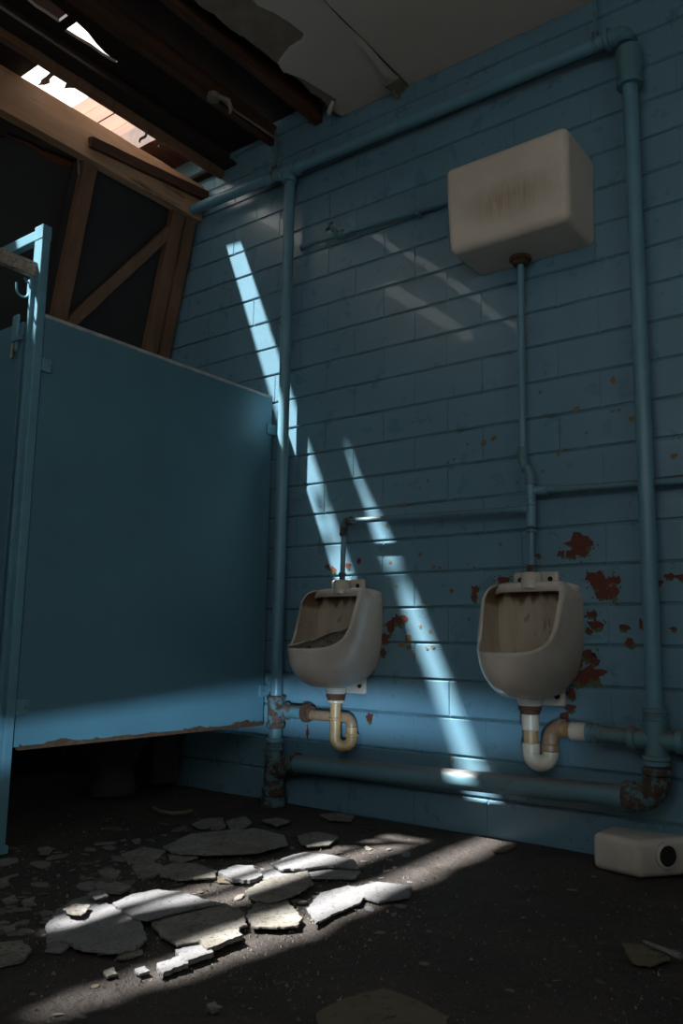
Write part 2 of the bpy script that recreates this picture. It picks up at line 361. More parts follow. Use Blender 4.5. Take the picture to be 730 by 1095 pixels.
# joint strip hanging off the seam, with its loose end by the wall
t = empty('joint_strip', (xs, -.4, H)); tag(t, 'peeling cover strip hanging along the joint of the white ceiling', 'strip')
bm = BM(); pts = []
for k in range(60):
    y = -.02 - k*.05; f = math.exp(-k*.05/.5)
    pts.append((xs-.012-.012*math.sin(k*.7)*f, y, H-.006-.020*max(0, math.sin(k*.23+1.2))*(1 if k < 26 else .2)))
for p, q in zip(pts, pts[1:]): bar(bm, p, (q[0], q[1]-.002, q[2]), .034, .0035)
child('strip', bm, m_ceil, t)
bm = BM(); a = at(430, 76, 2, H-.02); b_ = at(437, 93, 1, -.02)
prism(bm, [(xs-.045, -.02), (xs+.01, -.02), (xs+.02, -.13), (xs-.05, -.15)], H-.045, H-.038, jag=.004, tilt=(.3, .25))
prism(bm, [(xs-.06, -.02), (xs-.035, -.02), (xs-.03, -.10), (xs-.06, -.12)], H-.055, H-.047, jag=.004, tilt=(.1, -.2))
child('loose_end', bm, m_paper, t)

# joists (each a timber of its own) and roof lining with its holes
def joist(x0, x1, z0, z1, label, m=m_wood, rough=.004, y0=YF, y1=-.005):
    bm = BM(); bar(bm, ((x0+x1)/2, y0, (z0+z1)/2), ((x0+x1)/2, y1, (z0+z1)/2), x1-x0, z1-z0, bev=.004, rough=rough)
    o = obj('ceiling_joist', bm, m); tag(o, label, 'joist', 'bare timbers of the stripped ceiling'); return o
joist(-.83, -.78, H+.015, H+.13, 'reddish bare joist nearest the torn edge of white board')
joist(-1.17, -1.12, H+.015, H+.13, 'dark joist carrying the old junction box, second from the white board')
joist(-1.578, -1.535, H-.045, H+.0, 'thin bare joist just right of the long roof gap', m_stud, y0=-1.80)
joist(-1.478, -1.435, H-.10, H+.0, 'unseen timber added to bounce sun beside the roof gap, further from the blue wall', m_stud, y0=YF, y1=-1.84)  # out of view, added to bounce sun into a warm glow on the wall
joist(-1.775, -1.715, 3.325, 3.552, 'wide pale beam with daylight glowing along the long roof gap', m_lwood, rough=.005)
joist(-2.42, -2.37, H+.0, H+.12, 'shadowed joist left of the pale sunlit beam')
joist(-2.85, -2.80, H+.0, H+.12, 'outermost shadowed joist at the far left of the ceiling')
# noggin at the wall end of the gap
bm = BM(); bar(bm, (-2.3, -.17, 3.83), (-1.50, -.17, 3.83), .28, .16, bev=.004, rough=.003)
tag(obj('wall_plate', bm, m_wood), 'thick reddish timber seen over the wall end of the long roof gap', 'timber')
def lining(y0, y1, z, th, strips):
    """dark boards between y0 and y1, leaving open the strips given as polygons' x-ranges"""
    pass
# roof lining as cells between explicit hole outlines  (z = height of the lining)
ZR = 3.765
K = (.423, .47)                                         # sun travels +x, +y per unit drop
holesA = [  # (y0, y1, x0@y0, x1@y0, x0@y1, x1@y1)
    (-1.21, -.05, -1.90, -1.548, -1.86, -1.565),
    (-3.50, -2.80, -1.835, -1.680, -1.835, -1.490),
    (-2.80, -1.91, -1.835, -1.490, -1.835, -1.465)]
holesB = [(-1.205, -.915, -1.425, -1.345, -1.425, -1.400),
          (-3.85, -3.1, -1.385, -1.350, -1.385, -1.245),
          (-3.1, -1.255, -1.385, -1.245, -1.400, -1.325)]
def strip_boards(xa, xb, holes, jag, ZR):
    """boards covering x in [xa,xb] over the full depth, with holes cut out along y"""
    bm = BM(); ys = sorted({YF-.1, .2, *[h[0] for h in holes], *[h[1] for h in holes]})
    step = []
    for y0, y1 in zip(ys, ys[1:]):
        n = max(1, int((y1-y0)/.06))
        step += [(y0+(y1-y0)*k/n, y0+(y1-y0)*(k+1)/n) for k in range(n)]
    jit = {}
    def J(y, s):
        key = (round(y, 4), s)
        if key not in jit: jit[key] = random.uniform(-jag, jag)
        return jit[key]
    for y0, y1 in step:
        hole = next((h for h in holes if h[0]-1e-6 <= (y0+y1)/2 <= h[1]+1e-6), None)
        if hole is None: segs = [((xa, xb), (xa, xb))]
        else:
            def e(y):
                f = (y-hole[0])/(hole[1]-hole[0]); a = hole[2]+(hole[4]-hole[2])*f+J(y, 0); b = hole[3]+(hole[5]-hole[3])*f+J(y, 1); return a, max(b, a+.004)
            a0, b0 = e(y0); a1, b1 = e(y1)
            segs = [((xa, a0), (xa, a1)), ((b0, xb), (b1, xb))]
        for (p0, p1), (q0, q1) in segs:
            lo = [bm.verts.new((p0, y0, ZR)), bm.verts.new((p1, y0, ZR)), bm.verts.new((q1, y1, ZR)), bm.verts.new((q0, y1, ZR))]
            hi = [bm.verts.new((v.co.x, v.co.y, ZR+.018)) for v in lo]
            bm.faces.new(lo[::-1]); bm.faces.new(hi)
            for k in range(4): bm.faces.new((lo[k], lo[(k+1) % 4], hi[(k+1) % 4], hi[k]))
    return bm
for xa, xb, hs, jg, zz in ((-2.0, -1.44, holesA, .006, 3.602), (-1.50, -1.2, holesB, .013, 3.70)):
    tag(obj('roof_lining', strip_boards(xa, xb, hs, jg, zz), m_sheath), kind='structure')
tag(obj('roof_lining', box(BM(), (-1.2, YF-.1, ZR), (XR+.1, .2, ZR+.018)), m_sheath), kind='structure')
tag(obj('roof_lining', box(BM(), (XL-.1, YF-.1, 3.70), (-1.98, .2, 3.718)), m_sheath), kind='structure')
tag(obj('roof_lining', box(BM(), (-1.535, YF-.1, 3.60), (-1.50, .2, 3.73)), m_sheath), kind='structure')
# boarded gable above the blue wall, in full sun; its foot shows through the gap
bm = BM()
for k in range(7):
    z = 3.80+k*.135; box(bm, (-4.4, .03-.004*(k % 2), z), (-.6, .06, z+.131), .003)
tag(obj('gable_boarding', bm, m_orange), 'sunlit orange timber boarding seen up through the long roof gap', 'boarding')
# torn roofing felt scraps caught in the wide end of the gap
for i, (y, x, L, lab) in enumerate(((-1.10, -1.70, .10, 'black torn felt scrap across the widest end of the roof gap'), (-1.0, -1.64, .07, 'black felt tatter nearer the wall in the bright roof gap'))):
    bm = BM(); prism(bm, [(x-L*.7, y-.02), (x-.01, y-.035), (x+L*.8, y-.01), (x+L*.4, y+.012), (x, y+.004), (x-L*.5, y+.03)], 3.625, 3.629, jag=.008, tilt=(.2, .5))
    tag(obj('felt_scrap', bm, m_black), lab, 'scrap')
bm = box(BM(), (-1.725, -1.75, 3.99), (-1.56, -1.03, 4.01), .002)  # added above the lining to hide a sliver of sky from the camera
tag(obj('sky_hiding_board', bm, m_sheath), 'dark board added above the gaps to hide the sky near the top left corner', 'board')
# torn scraps hanging from the joist
for (u, v, L, lab) in ((153, 138, .10, 'curled dark scrap hanging from the joist beside the roof gap, the longer one'), (174, 147, .08, 'thin pale scrap hanging from the joist beside the roof gap, nearer the wall')):
    p = at(u, v, 0, -1.56); bm = BM()
    pts = [p+Vector((0, .004*math.sin(k), .01-L*k/6)) + Vector((0, .02*math.sin(k*.8), 0)) for k in range(7)]
    for a, b in zip(pts, pts[1:]): bar(bm, a, b, .014, .003, up=(1, 0, 0))
    tag(obj('hanging_scrap', bm, m_paper if 'pale' in lab else m_metal), lab, 'scrap')
# old junction box and the cable on the second joist
t = empty('junction_box', (-1.10, -.47, H+.02)); tag(t, 'small pale ceiling junction box on the second bare joist', 'junction box')
p = at(228, 107, 2, H); bm = tube(BM(), [p, p+Vector((0, 0, .008)), p+Vector((0, 0, .03))], [.032, .036, .036], 16); child('box', bm, m_paper, t, smooth=.6)
bm = tube(BM(), [p+Vector((.03, .01, .012)), p+Vector((.06, .05, .0)), p+Vector((.055, .08, -.03)), p+Vector((.04, .08, -.05))], [.014, .016, .014, .008], 8); child('torn_sleeve', bm, m_paper, t, smooth=1)
p2 = at(300, 152, 2, H); bm = tube(BM(), [p+Vector((.02, .02, .02)), p.lerp(p2, .3)+Vector((0, 0, .015)), p.lerp(p2, .7)+Vector((.0, 0, .01)), p2], .007, 8)
tag(obj('ceiling_cable', bm, m_paper), 'thin old cable running along the bare joists to the wall', 'cable')

# ---------------------------------------------------------------- leaning timber frame with black sheet (far left)
LN = .224
def fr(y, z, off=0): return Vector((-1.76+LN*(z-3.5)-off, y, z))
up_n = Vector((1, 0, -LN)).normalized()
t = empty('wall_frame', (-2.3, -.5, 0)); tag(t, 'leaning timber stud frame backed with black sheet behind the blue partition', 'timber frame')
def stud(name, y0, z0, y1, z1, w, d=.045, off=0, m=m_stud, rough=.003):
    bm = BM(); a, b = fr(y0, z0, off), fr(y1, z1, off); a -= up_n*(-d/2); b -= up_n*(-d/2)
    bar(bm, a, b, w, d, up=up_n, bev=.003, rough=rough); return child(name, bm, m, t)
stud('stud', -.785, .02, -.785, 3.43, .085)
stud('stud', -.155, .02, -.155, 3.45, .09)
stud('stud', -.060, .02, -.060, 3.47, .075, d=.055)
stud('brace', -.735, 2.46, -.175, 3.225, .055, d=.04)
stud('top_plate', -.84, 3.425, .0-.008, 3.495, .055, d=.10, m=m_wood)
bm = BM()
q = [fr(-.86, .01), fr(-.008, .01), fr(-.008, 3.5), fr(-.86, 3.46)]
A = [bm.verts.new(v) for v in q]; B = [bm.verts.new(v-up_n*.012) for v in q]
bm.faces.new(A); bm.faces.new(B[::-1])
for k in range(4): bm.faces.new((A[k], B[k], B[(k+1) % 4], A[(k+1) % 4]))
child('backing_sheet', bm, m_dsheet, t)
t2 = empty('dark_sheet', (-2.4, -1.4, 0)); tag(t2, 'larger black sheet leaning left of the stud frame with a torn top edge', 'sheet')
bm = BM()
top = [(-2.9, 3.22), (-2.2, 3.25), (-1.6, 3.27), (-1.30, 3.28), (-1.1, 3.30), (-.95, 3.275), (-.84, 3.31)]
A = [bm.verts.new(fr(y, z, .03)) for y, z in [(-2.9, .01)] + top + [(-.84, .01)]]
B = [bm.verts.new(v.co-up_n*.012) for v in A]
f = bm.faces.new(A); g = bm.faces.new(B[::-1]); n = len(A)
for k in range(n): bm.faces.new((A[k], B[k], B[(k+1) % n], A[(k+1) % n]))
bmesh.ops.triangulate(bm, faces=[f, g])
child('sheet', bm, m_dsheet, t2)
bm = BM(); bar(bm, fr(-2.9, 3.21, .01), fr(-1.25, 3.29, .01), .07, .05, up=up_n, rough=.012); bar(bm, fr(-1.4, 3.30, .01), fr(-.83, 3.36, .01), .06, .05, up=up_n, rough=.012)
child('top_rail', bm, m_sheath, t2)
bm = BM(); bar(bm, fr(-.86, 3.33, -.03), fr(-.80, 3.16, -.02), .012, .006, up=up_n)
child('bent_metal_strip', bm, m_metal, t2)

# ---------------------------------------------------------------- stall partition, post, door
PX = -1.063
t = empty('toilet_partition', (PX, -.7, .36)); tag(t, 'blue metal toilet partition panel fixed between the stall post and the block wall', 'partition')
bm = box(BM(), (PX-.022, -1.424, .375), (PX, -.035, 2.075), .003)
child('panel', bm, m_panel, t)
bm = box(BM(), (PX-.024, -1.424, 2.075), (PX+.001, -.035, 2.092), .003)
child('top_channel', bm, m_edge, t)
# rusted bottom edge, irregular upwards
bm = BM()
for side in (.0012, -.0234):
    vs = []; n = 90
    for k in range(n):
        y0 = -1.40+1.365*k/n; y1 = -1.40+1.365*(k+1)/n
        h = lambda y: .372+.006+.028*max(0, noise.noise(Vector((y*7, 0, 0))))+.016*max(0, noise.noise(Vector((y*31, 4, 0)))) + (.022 if y > -.25 else 0)*max(0, noise.noise(Vector((y*22, 9, 0)))+.3)
        bm.faces.new([bm.verts.new(p) for p in ((PX+side, y0, .366), (PX+side, y1, .366), (PX+side, y1, h(y1)), (PX+side, y0, h(y0)))])
box(bm, (PX-.024, -1.40, .362), (PX+.001, -.035, .378), .002)
child('rusted_bottom_edge', bm, m_rust2, t)
for y0, y1, z in ((-.075, -.002, 1.905), (-.075, -.002, .535), (-1.43, -1.385, 1.875), (-1.43, -1.375, .522)):
    bm = box(BM(), (PX-.001, y0, z-.028), (PX+.010, y1, z+.028), .003)
    b = child('bracket', bm, m_post, t)
    ym = (y0+y1)/2-(.012 if y1 > -.1 else -.012)
    child('screw', tube(BM(), [(PX+.008, ym, z), (PX+.0125, ym, z), (PX+.0135, ym, z)], [.006, .006, .003], 10), m_metal, b)
t = empty('stall_post', (PX, -1.45, 0)); tag(t, 'tall pale blue stall front post with a head rail at its top', 'post')
bm = box(BM(), (PX-.045, -1.470, .0), (PX+.012, -1.432, 2.435), .004)
child('upright', bm, m_post, t)
bm = box(BM(), (PX-.032, -1.485, .0), (PX-.020, -1.468, 2.28), .002); child('door_stop', bm, m_post, t)
bm = box(BM(), (PX-.047, -1.472, 2.40), (PX+.014, -1.430, 2.462), .003); child('cap', bm, m_post, t)
bm = box(BM(), (PX-.9, -1.468, 2.405), (PX-.04, -1.434, 2.45), .003); child('head_rail', bm, m_post, t)
bm = box(BM(), (PX-.045, -3.0, 2.240), (PX-.010, -1.470, 2.298), .003); child('side_rail', bm, m_chip, t)
bm = box(BM(), (PX-.055, -1.475, .0), (PX+.022, -1.425, .03), .004); child('foot', bm, m_post, t)
# stall door, closed beside the post
t = empty('stall_door', (PX-.1, -1.47, .3)); tag(t, 'blue stall door at the left edge with a latch plate by the post', 'door')
bm = box(BM(), (PX-.75, -1.480, .30), (PX-.062, -1.455, 2.055), .003); child('leaf', bm, m_panel, t)
bm = box(BM(), (PX-.13, -1.492, 1.93), (PX-.085, -1.480, 2.09), .008, 3); box(bm, (PX-.115, -1.50, 1.97), (PX-.045, -1.490, 1.985), .002); child('latch', bm, m_post, t)
bm = tube(BM(), [(PX-.10, -1.50, 1.9), (PX-.10, -1.50, 1.96)], .006, 10); child('latch_pin', bm, m_metal, t)
# coat hook on the post
t = empty('coat_hook', (PX-.05, -1.47, 2.25)); tag(t, 'small blue-painted double coat hook below the speckled rail on the post', 'hook')
p = Vector((PX-.043, -1.474, 2.185)); bm = box(BM(), p+Vector((-.012, -.008, -.03)), p+Vector((.012, .002, .045)), .003); child('plate', bm, m_post, t)
bm = tube(BM(), [p+Vector((0, -.004, -.005))]+[p+Vector((0, -.032, -.01))+Vector((-.0, math.cos(a)*.028, -math.sin(a)*.030)) for a in [k*PI/8 for k in range(0, 9)]]+[p+Vector((0, -.062, .012))], .0045, 8)
tube(bm, [p+Vector((0, -.004, .03)), p+Vector((0, -.02, .032)), p+Vector((0, -.03, .045))], .0045, 8)
child('hook', bm, m_post, t, smooth=1)

# toilet pan in the dark behind the partition
t = empty('toilet_bowl', (-1.75, -.42, 0)); tag(t, 'shadowed toilet bowl low in the dark behind the blue partition', 'toilet')
bm = BM(); rings = []
prof = [(.0, .10, .13), (.02, .105, .135), (.10, .085, .12), (.18, .10, .15), (.27, .155, .21), (.34, .18, .24), (.37, .18, .24), (.375, .17, .23), (.37, .14, .19), (.30, .12, .16), (.2, .06, .08)]
for z, a, b in prof: rings.append([bm.verts.new((-1.75+a*math.cos(2*PI*k/28), -.42+b*math.sin(2*PI*k/28), z)) for k in range(28)])
for A, B in zip(rings, rings[1:]):
    for k in range(28): bm.faces.new((A[k], A[(k+1) % 28], B[(k+1) % 28], B[k]))
bm.faces.new(rings[0][::-1]); bm.faces.new(rings[-1])
child('bowl', bm, m_shadecer, t, smooth=.9)
bm = box(BM(), (-1.84, -.22, .02), (-1.66, -.03, .36), .03, 3); child('outlet_horn', bm, m_shadecer, t, smooth=.6)

# ---------------------------------------------------------------- pipework
X_, Y_, Z_ = Vector((1, 0, 0)), Vector((0, 1, 0)), Vector((0, 0, 1))
LX, LY = -.945, -.075
RX, RY = .902, -.085
# overhead vent pipe
def topz(x): return 3.352 + (3.312-3.352)*(x+1.2)/2.05
t = empty('overhead_pipe', (0, -.09, 3.33)); tag(t, 'thick blue pipe running across the top of the block wall', 'pipe')
child('pipe', tube(BM(), [(-1.88, -.085, topz(-1.88)), (.83, -.09, topz(.83))], .031, 24), m_pipe, t, smooth=.6)
bm = BM(); c = Vector((LX, -.083, topz(LX)))
ring(bm, c-X_*.055, X_, .041, .02); ring(bm, c+X_*.055, X_, .041, .02); tube(bm, [c-X_*.05, c+X_*.05], .036, 24)
tube(bm, [c, c-Z_*.055], .036, 24); ring(bm, c-Z_*.058, Z_, .042, .022)
child('tee', bm, m_pipe, t, smooth=.5)
child('collar', ring(BM(), c-X_*.17, X_, .036, .02), m_pipe, t, smooth=.5)
bm = BM(); e = Vector((RX, -.088, topz(.83)))
tube(bm, [e+X_*-.075, e+X_*-.055]+arc(e+Vector((-.036, 0, -.036)), Z_, X_, .036, 8)+[e-Z_*.055], .037, 24)
ring(bm, e-X_*.075, X_, .048, .022); ring(bm, e-Z_*.040, Z_, .044, .016)
child('elbow', bm, m_pipe_r, t, smooth=.5)
for x in (.775, -1.05):
    bm = BM(); z = topz(x); ring(bm, (x, -.088, z), X_, .034, .022); box(bm, (x-.007, -.092, z+.03), (x+.007, -.086, H-.01 if x > 0 else H+.03))
    h = child('hanger_strap', bm, m_pipe_r, t)
    child('bolt', tube(BM(), [(x-.013, -.089, z+.055), (x+.013, -.089, z+.055)], .010, 8), m_rust, h)
# left riser down to the floor
t = empty('vent_stack', (LX, LY, 0)); tag(t, 'blue vertical pipe beside the partition with rusty joints at its foot', 'pipe')
child('pipe', tube(BM(), [(LX, LY, .50), (LX, LY, topz(LX)-.05)], .0295, 24), m_pipe, t, smooth=.6)
bm = BM(); c = Vector((LX, LY, .445))
tube(bm, [c+Z_*.06, c-Z_*.07], .040, 24); ring(bm, c+Z_*.062, Z_, .048, .024); ring(bm, c-Z_*.072, Z_, .048, .026)
tube(bm, [c, c+X_*.075], .036, 20); ring(bm, c+X_*.07, X_, .043, .02)
child('branch_tee', bm, m_rust, t, smooth=.5)
child('lower_pipe', tube(BM(), [(LX, LY, .13), (LX, LY, .39)], .0335, 24), m_pipe_r, t, smooth=.6)
bm = BM(); ring(bm, (LX, LY, .300), Z_, .044, .022); ring(bm, (LX, LY, .262), Z_, .041, .018); child('coupling', bm, m_pipe_r, t, smooth=.5)
bm = BM(); c = Vector((LX, LY, .16))
tube(bm, [c+Z_*.07, c+Z_*.03, c-Z_*.05, c-Z_*.10], [.040, .048, .050, .046], 24)
tube(bm, [c-Z_*.02-X_*.0, c+X_*.05+Z_*.01, c+X_*.085+Z_*.035, c+X_*.13+Z_*.043], [.040, .045, .045, .043], 20)
ring(bm, c-Z_*.10, Z_, .058, .035); ring(bm, c-Z_*.145, Z_, .062, .05); tube(bm, [c-Z_*.10, c-Z_*.165], .044, 20)
ring(bm, c+X_*.135+Z_*.043, X_, .054, .035)
child('base_tee', bm, m_rust, t, smooth=.5)
# bottom pipe
t = empty('low_pipe', (0, -.095, .22)); tag(t, 'thick dusty blue pipe running low along the wall under both urinals', 'pipe')
pz = lambda x: .205+.040*(x+.82)/1.6
child('pipe', tube(BM(), [(-.83, -.085, pz(-.83)), (.81, -.094, pz(.75))], .041, 28), m_dirtpipe, t, smooth=.6)
bm = BM(); e = Vector((RX, -.095, pz(.75)))
tube(bm, [e+X_*-.105, e+X_*-.085]+arc(e+Vector((-.075, 0, .075)), -Z_, X_, .075, 10)+[e+Z_*.09], [.046, .046]+[.048]*11+[.046], 24)
ring(bm, e-X_*.100, X_, .056, .036); ring(bm, e+Z_*.098, Z_, .054, .026)
child('elbow', bm, m_rust, t, smooth=.5)
# right riser
t = empty('right_riser', (RX, RY, .3)); tag(t, 'blue vertical pipe right of the cistern, from overhead pipe down to rusty elbow', 'pipe')
child('pipe', tube(BM(), [(RX, RY, .56), (RX+.008, RY, 3.15)], .0300, 24), m_pipe, t, smooth=.6)
bm = BM(); zc = 3.160
tube(bm, [(RX+.008, RY, zc-.085), (RX+.008, RY, zc-.06), (RX+.008, RY, zc+.045), (RX+.008, RY, zc+.072), (RX+.008, RY, zc+.085)], [.047, .047, .055, .050, .034], 28)
ring(bm, (RX+.008, RY, zc-.088), Z_, .055, .018)
child('expansion_coupling', bm, m_pipe_r, t, smooth=.5)
bm = BM(); c = Vector((RX, RY, .452))
tube(bm, [c-Z_*.07, c+Z_*.10], .040, 24); tube(bm, [c-X_*.09, c+X_*.085], .036, 24)
for dz, r in ((.105, .046), (.078, .043), (-.062, .050), (-.082, .047)): ring(bm, c+Z_*dz, Z_, r, .020)
ring(bm, c-X_*.085, X_, .046, .028); ring(bm, c+X_*.085, X_, .046, .028)
child('cross_fitting', bm, m_pipe_r, t, smooth=.5)
child('lower_pipe', tube(BM(), [(RX, RY, .33), (RX, RY, .40)], .036, 24), m_pipe, t, smooth=.6)
# side pipe leaving to the right
t = tag(obj('side_pipe', tube(BM(), [(RX+.07, -.085, .452), (XR-.01, -.085, .448)], .031, 20), m_pipe, smooth=.6), 'blue pipe leaving the riser cross fitting at the right edge', 'pipe')
# waste arm to the right urinal
t = empty('waste_arm', (.7, -.09, .46)); tag(t, 'rust-jointed blue waste pipe between the right urinal trap and the riser', 'pipe')
child('pipe', tube(BM(), [(.655, -.088, .460), (RX-.08, -.086, .455)], .031, 24), m_pipe_r, t, smooth=.6)
bm = BM(); ring(bm, (.655, -.088, .460), X_, .037, .022); ring(bm, (.682, -.088, .459), X_, .037, .016); child('union', bm, m_pipe_r, t, smooth=.5)
# water pipes
t = empty('supply_pipe', (-.4, -.035, 2.88)); tag(t, 'thin blue supply pipe with a small tap, entering the left side of the cistern', 'pipe')
child('pipe', tube(BM(), [(-.90, -.01, 2.905), (-.885, -.035, 2.905), (-.02, -.035, 2.872), (.20, -.035, 2.866)], .0125, 16), m_pipe, t, smooth=.6)
bm = BM(); ring(bm, (-.14, -.033, 2.877), X_, .018, .014); box(bm, (-.148, -.05, 2.845), (-.134, -.004, 2.862), .003); child('pipe_clip', bm, m_pipe, t)
p = Vector((-.62, -.038, 2.895)); bm = BM(); ring(bm, p, X_, .02, .05); tube(bm, [p, p+Vector((-.02, -.045, .02))], .011, 12); ring(bm, p+Vector((-.014, -.032, .015)), (-.02, -.045, .02), .015, .012)
child('valve_body', bm, m_pipe_r, t, smooth=.6)
hb = BM(); hc = p+Vector((-.026, -.06, .026)); ax = Vector((-.4, -.85, .3)).normalized(); s1 = ax.cross(Z_).normalized(); s2 = ax.cross(s1)
for k in range(4):
    a = k*PI/2+.5; q = hc+(s1*math.cos(a)+s2*math.sin(a))*.022
    tube(hb, [hc, q], [.005, .006], 8); bmesh.ops.create_icosphere(hb, subdivisions=1, radius=.009, matrix=Matrix.Translation(q))
child('tap_handle', hb, m_rust, t, smooth=.8)
FX, FY = .407, -.07
t = empty('flush_pipe', (FX, FY, 1.2)); tag(t, 'blue flush pipe dropping from the cistern to the right urinal with a jog', 'pipe')
child('pipe', tube(BM(), [(FX-.003, FY, 2.46), (FX-.010, FY, 1.60)], .0155, 16), m_pipe, t, smooth=.6)
bm = BM(); ring(bm, (FX-.010, FY, 1.585), Z_, .021, .05)
tube(bm, [(FX-.010, FY, 1.585), (FX-.010, FY, 1.555), (FX-.002, FY, 1.53), (FX+.016, FY, 1.51), (FX+.024, FY, 1.485), (FX+.024, FY, 1.455)], [.018, .019, .020, .021, .019, .018], 16)
ring(bm, (FX+.002, FY, 1.525), (.8, 0, -.7), .0245, .014); ring(bm, (FX+.024, FY, 1.452), Z_, .0235, .014)
child('offset_bend', bm, m_pipe_r, t, smooth=.6)
fx = FX+.022
bm = BM(); tube(bm, [(fx, FY, 1.46), (fx, FY, 1.27)], .0205, 18)
for z in (1.385, 1.362, 1.272, 1.25): ring(bm, (fx, FY, z), Z_, .023, .012)
tube(bm, [(fx, FY, 1.42), (fx+.05, FY+.01, 1.42)], .018, 16); ring(bm, (fx+.055, FY+.012, 1.42), X_, .021, .026)
tube(bm, [(fx, FY, 1.345), (fx-.03, FY, 1.346)], .016, 16)
child('tee_body', bm, m_pipe, t, smooth=.5)
child('tail_pipe', tube(BM(), [(fx, FY, 1.26), (fx-.002, FY, 1.065)], .0125, 16), m_pipe, t, smooth=.6)
bm = BM(); ring(bm, (fx-.002, FY, 1.105), Z_, .017, .012); ring(bm, (fx-.002, FY, 1.090), Z_, .021, .02); ring(bm, (fx-.002, FY, 1.074), Z_, .015, .02); child('cap_nut', bm, m_rust, t, smooth=.5)
t = empty('branch_pipe', (-.1, FY, 1.35)); tag(t, 'thin blue branch pipe crossing between the urinals with rusty elbow at left', 'pipe')
child('pipe', tube(BM(), [(fx-.02, FY, 1.346), (-.515, FY+.005, 1.366)], .0135, 16), m_pipe_r, t, smooth=.6)
ux = -.545
bm = BM(); tube(bm, [(ux+.045, FY+.005, 1.366), (ux+.025, FY+.005, 1.366)]+arc((ux+.025, FY+.005, 1.341), Z_, -X_, .025, 6)+[(ux, FY+.005, 1.325), (ux, FY+.005, 1.30)], .0185, 14)
ring(bm, (ux+.04, FY+.005, 1.366), X_, .022, .014); ring(bm, (ux, FY+.005, 1.305), Z_, .022, .02); child('elbow', bm, m_rust, t, smooth=.5)
child('tail_pipe', tube(BM(), [(ux, FY+.005, 1.31), (ux-.002, FY, 1.065)], .0125, 16), m_pipe, t, smooth=.6)
bm = BM(); ring(bm, (ux-.002, FY, 1.108), Z_, .018, .018); ring(bm, (ux-.002, FY, 1.090), Z_, .014, .02); ring(bm, (ux-.002, FY, 1.074), Z_, .020, .012); child('cap_nut', bm, m_rust, t, smooth=.5)
t = tag(obj('cold_water_pipe', tube(BM(), [(fx+.06, -.055, 1.42), (1.4, -.05, 1.392), (XR-.01, -.05, 1.36)], .0145, 16), m_pipe_r, smooth=.6),
        'thin rust-topped blue pipe leaving right from the flush pipe tee behind the riser', 'pipe')

# ---------------------------------------------------------------- cistern
t = empty('wall_cistern', (.435, -.145, 2.44)); tag(t, 'old white ceramic urinal cistern hung high on the blue wall', 'cistern')
def cistern_mesh(w0, w1, d0, d1, h):
    bm = BM(); bmesh.ops.create_cube(bm, size=1)
    for v in bm.verts:
        top = v.co.z > 0; w = w1 if top else w0; d = d1 if top else d0
        v.co = Vector((v.co.x*w, (v.co.y-.5)*d, (v.co.z+.5)*h))
    fe = [e for e in bm.edges if not all(v.co.y > -.01 for v in e.verts)]
    bmesh.ops.bevel(bm, geom=fe, offset=.032, segments=6, affect='EDGES', profile=.5)
    return bm
def stain_mat():
    m = mat('cistern_ceramic', (.68, .59, .49), rough=.3, n1=(.60, .51, .41), n1s=5, bump=.04, bs=20, coat=.2)
    nt = m.node_tree; N = nt.nodes; L = nt.links; b = N['Principled BSDF']; src = b.inputs['Base Color'].links[0].from_socket
    tc = N.new('ShaderNodeTexCoord'); sub = N.new('ShaderNodeVectorMath'); sub.operation = 'SUBTRACT'; sub.inputs[1].default_value = (.02, -.29, .165)
    mul = N.new('ShaderNodeVectorMath'); mul.operation = 'MULTIPLY'; mul.inputs[1].default_value = (5.2, 3, 13)
    ln = N.new('ShaderNodeVectorMath'); ln.operation = 'LENGTH'
    L.new(tc.outputs['Object'], sub.inputs[0]); L.new(sub.outputs[0], mul.inputs[0]); L.new(mul.outputs[0], ln.inputs[0])
    mp = N.new('ShaderNodeMapping'); mp.inputs['Scale'].default_value = (90, 2, 9); L.new(tc.outputs['Object'], mp.inputs[0])
    nz = N.new('ShaderNodeTexNoise'); nz.inputs['Scale'].default_value = 1; nz.inputs['Detail'].default_value = 4; L.new(mp.outputs[0], nz.inputs[0])
    mr = N.new('ShaderNodeMapRange'); mr.inputs[1].default_value = 1.35; mr.inputs[2].default_value = .2; L.new(ln.outputs['Value'], mr.inputs[0])
    mm = N.new('ShaderNodeMath'); mm.operation = 'MULTIPLY'; L.new(mr.outputs[0], mm.inputs[0]); L.new(nz.outputs[0], mm.inputs[1])
    m2 = N.new('ShaderNodeMath'); m2.operation = 'MULTIPLY'; m2.inputs[1].default_value = 1.25; m2.use_clamp = True; L.new(mm.outputs[0], m2.inputs[0])
    mx = N.new('ShaderNodeMix'); mx.data_type = 'RGBA'; L.new(m2.outputs[0], mx.inputs[0]); L.new(src, mx.inputs[6]); mx.inputs[7].default_value = (.30, .20, .10, 1)
    L.new(mx.outputs[2], b.inputs['Base Color']); return m
bm = cistern_mesh(.545, .565, .275, .295, .395); o = obj('tank', bm, stain_mat(), t, smooth=.6); o.location = Vector((.435, -.004, 2.462))-Vector(t.location)
bm = BM(); box(bm, (.150, -.290, 2.835), (.720, -.004, 2.858), .009, 3); child('lid', bm, m_cer, t, smooth=.6) if False else bm.free()
bm = BM(); ring(bm, (FX-.003, FY, 2.455), Z_, .048, .02); ring(bm, (FX-.003, FY, 2.438), Z_, .034, .022); child('outlet_flange', bm, m_rust2, t, smooth=.5)

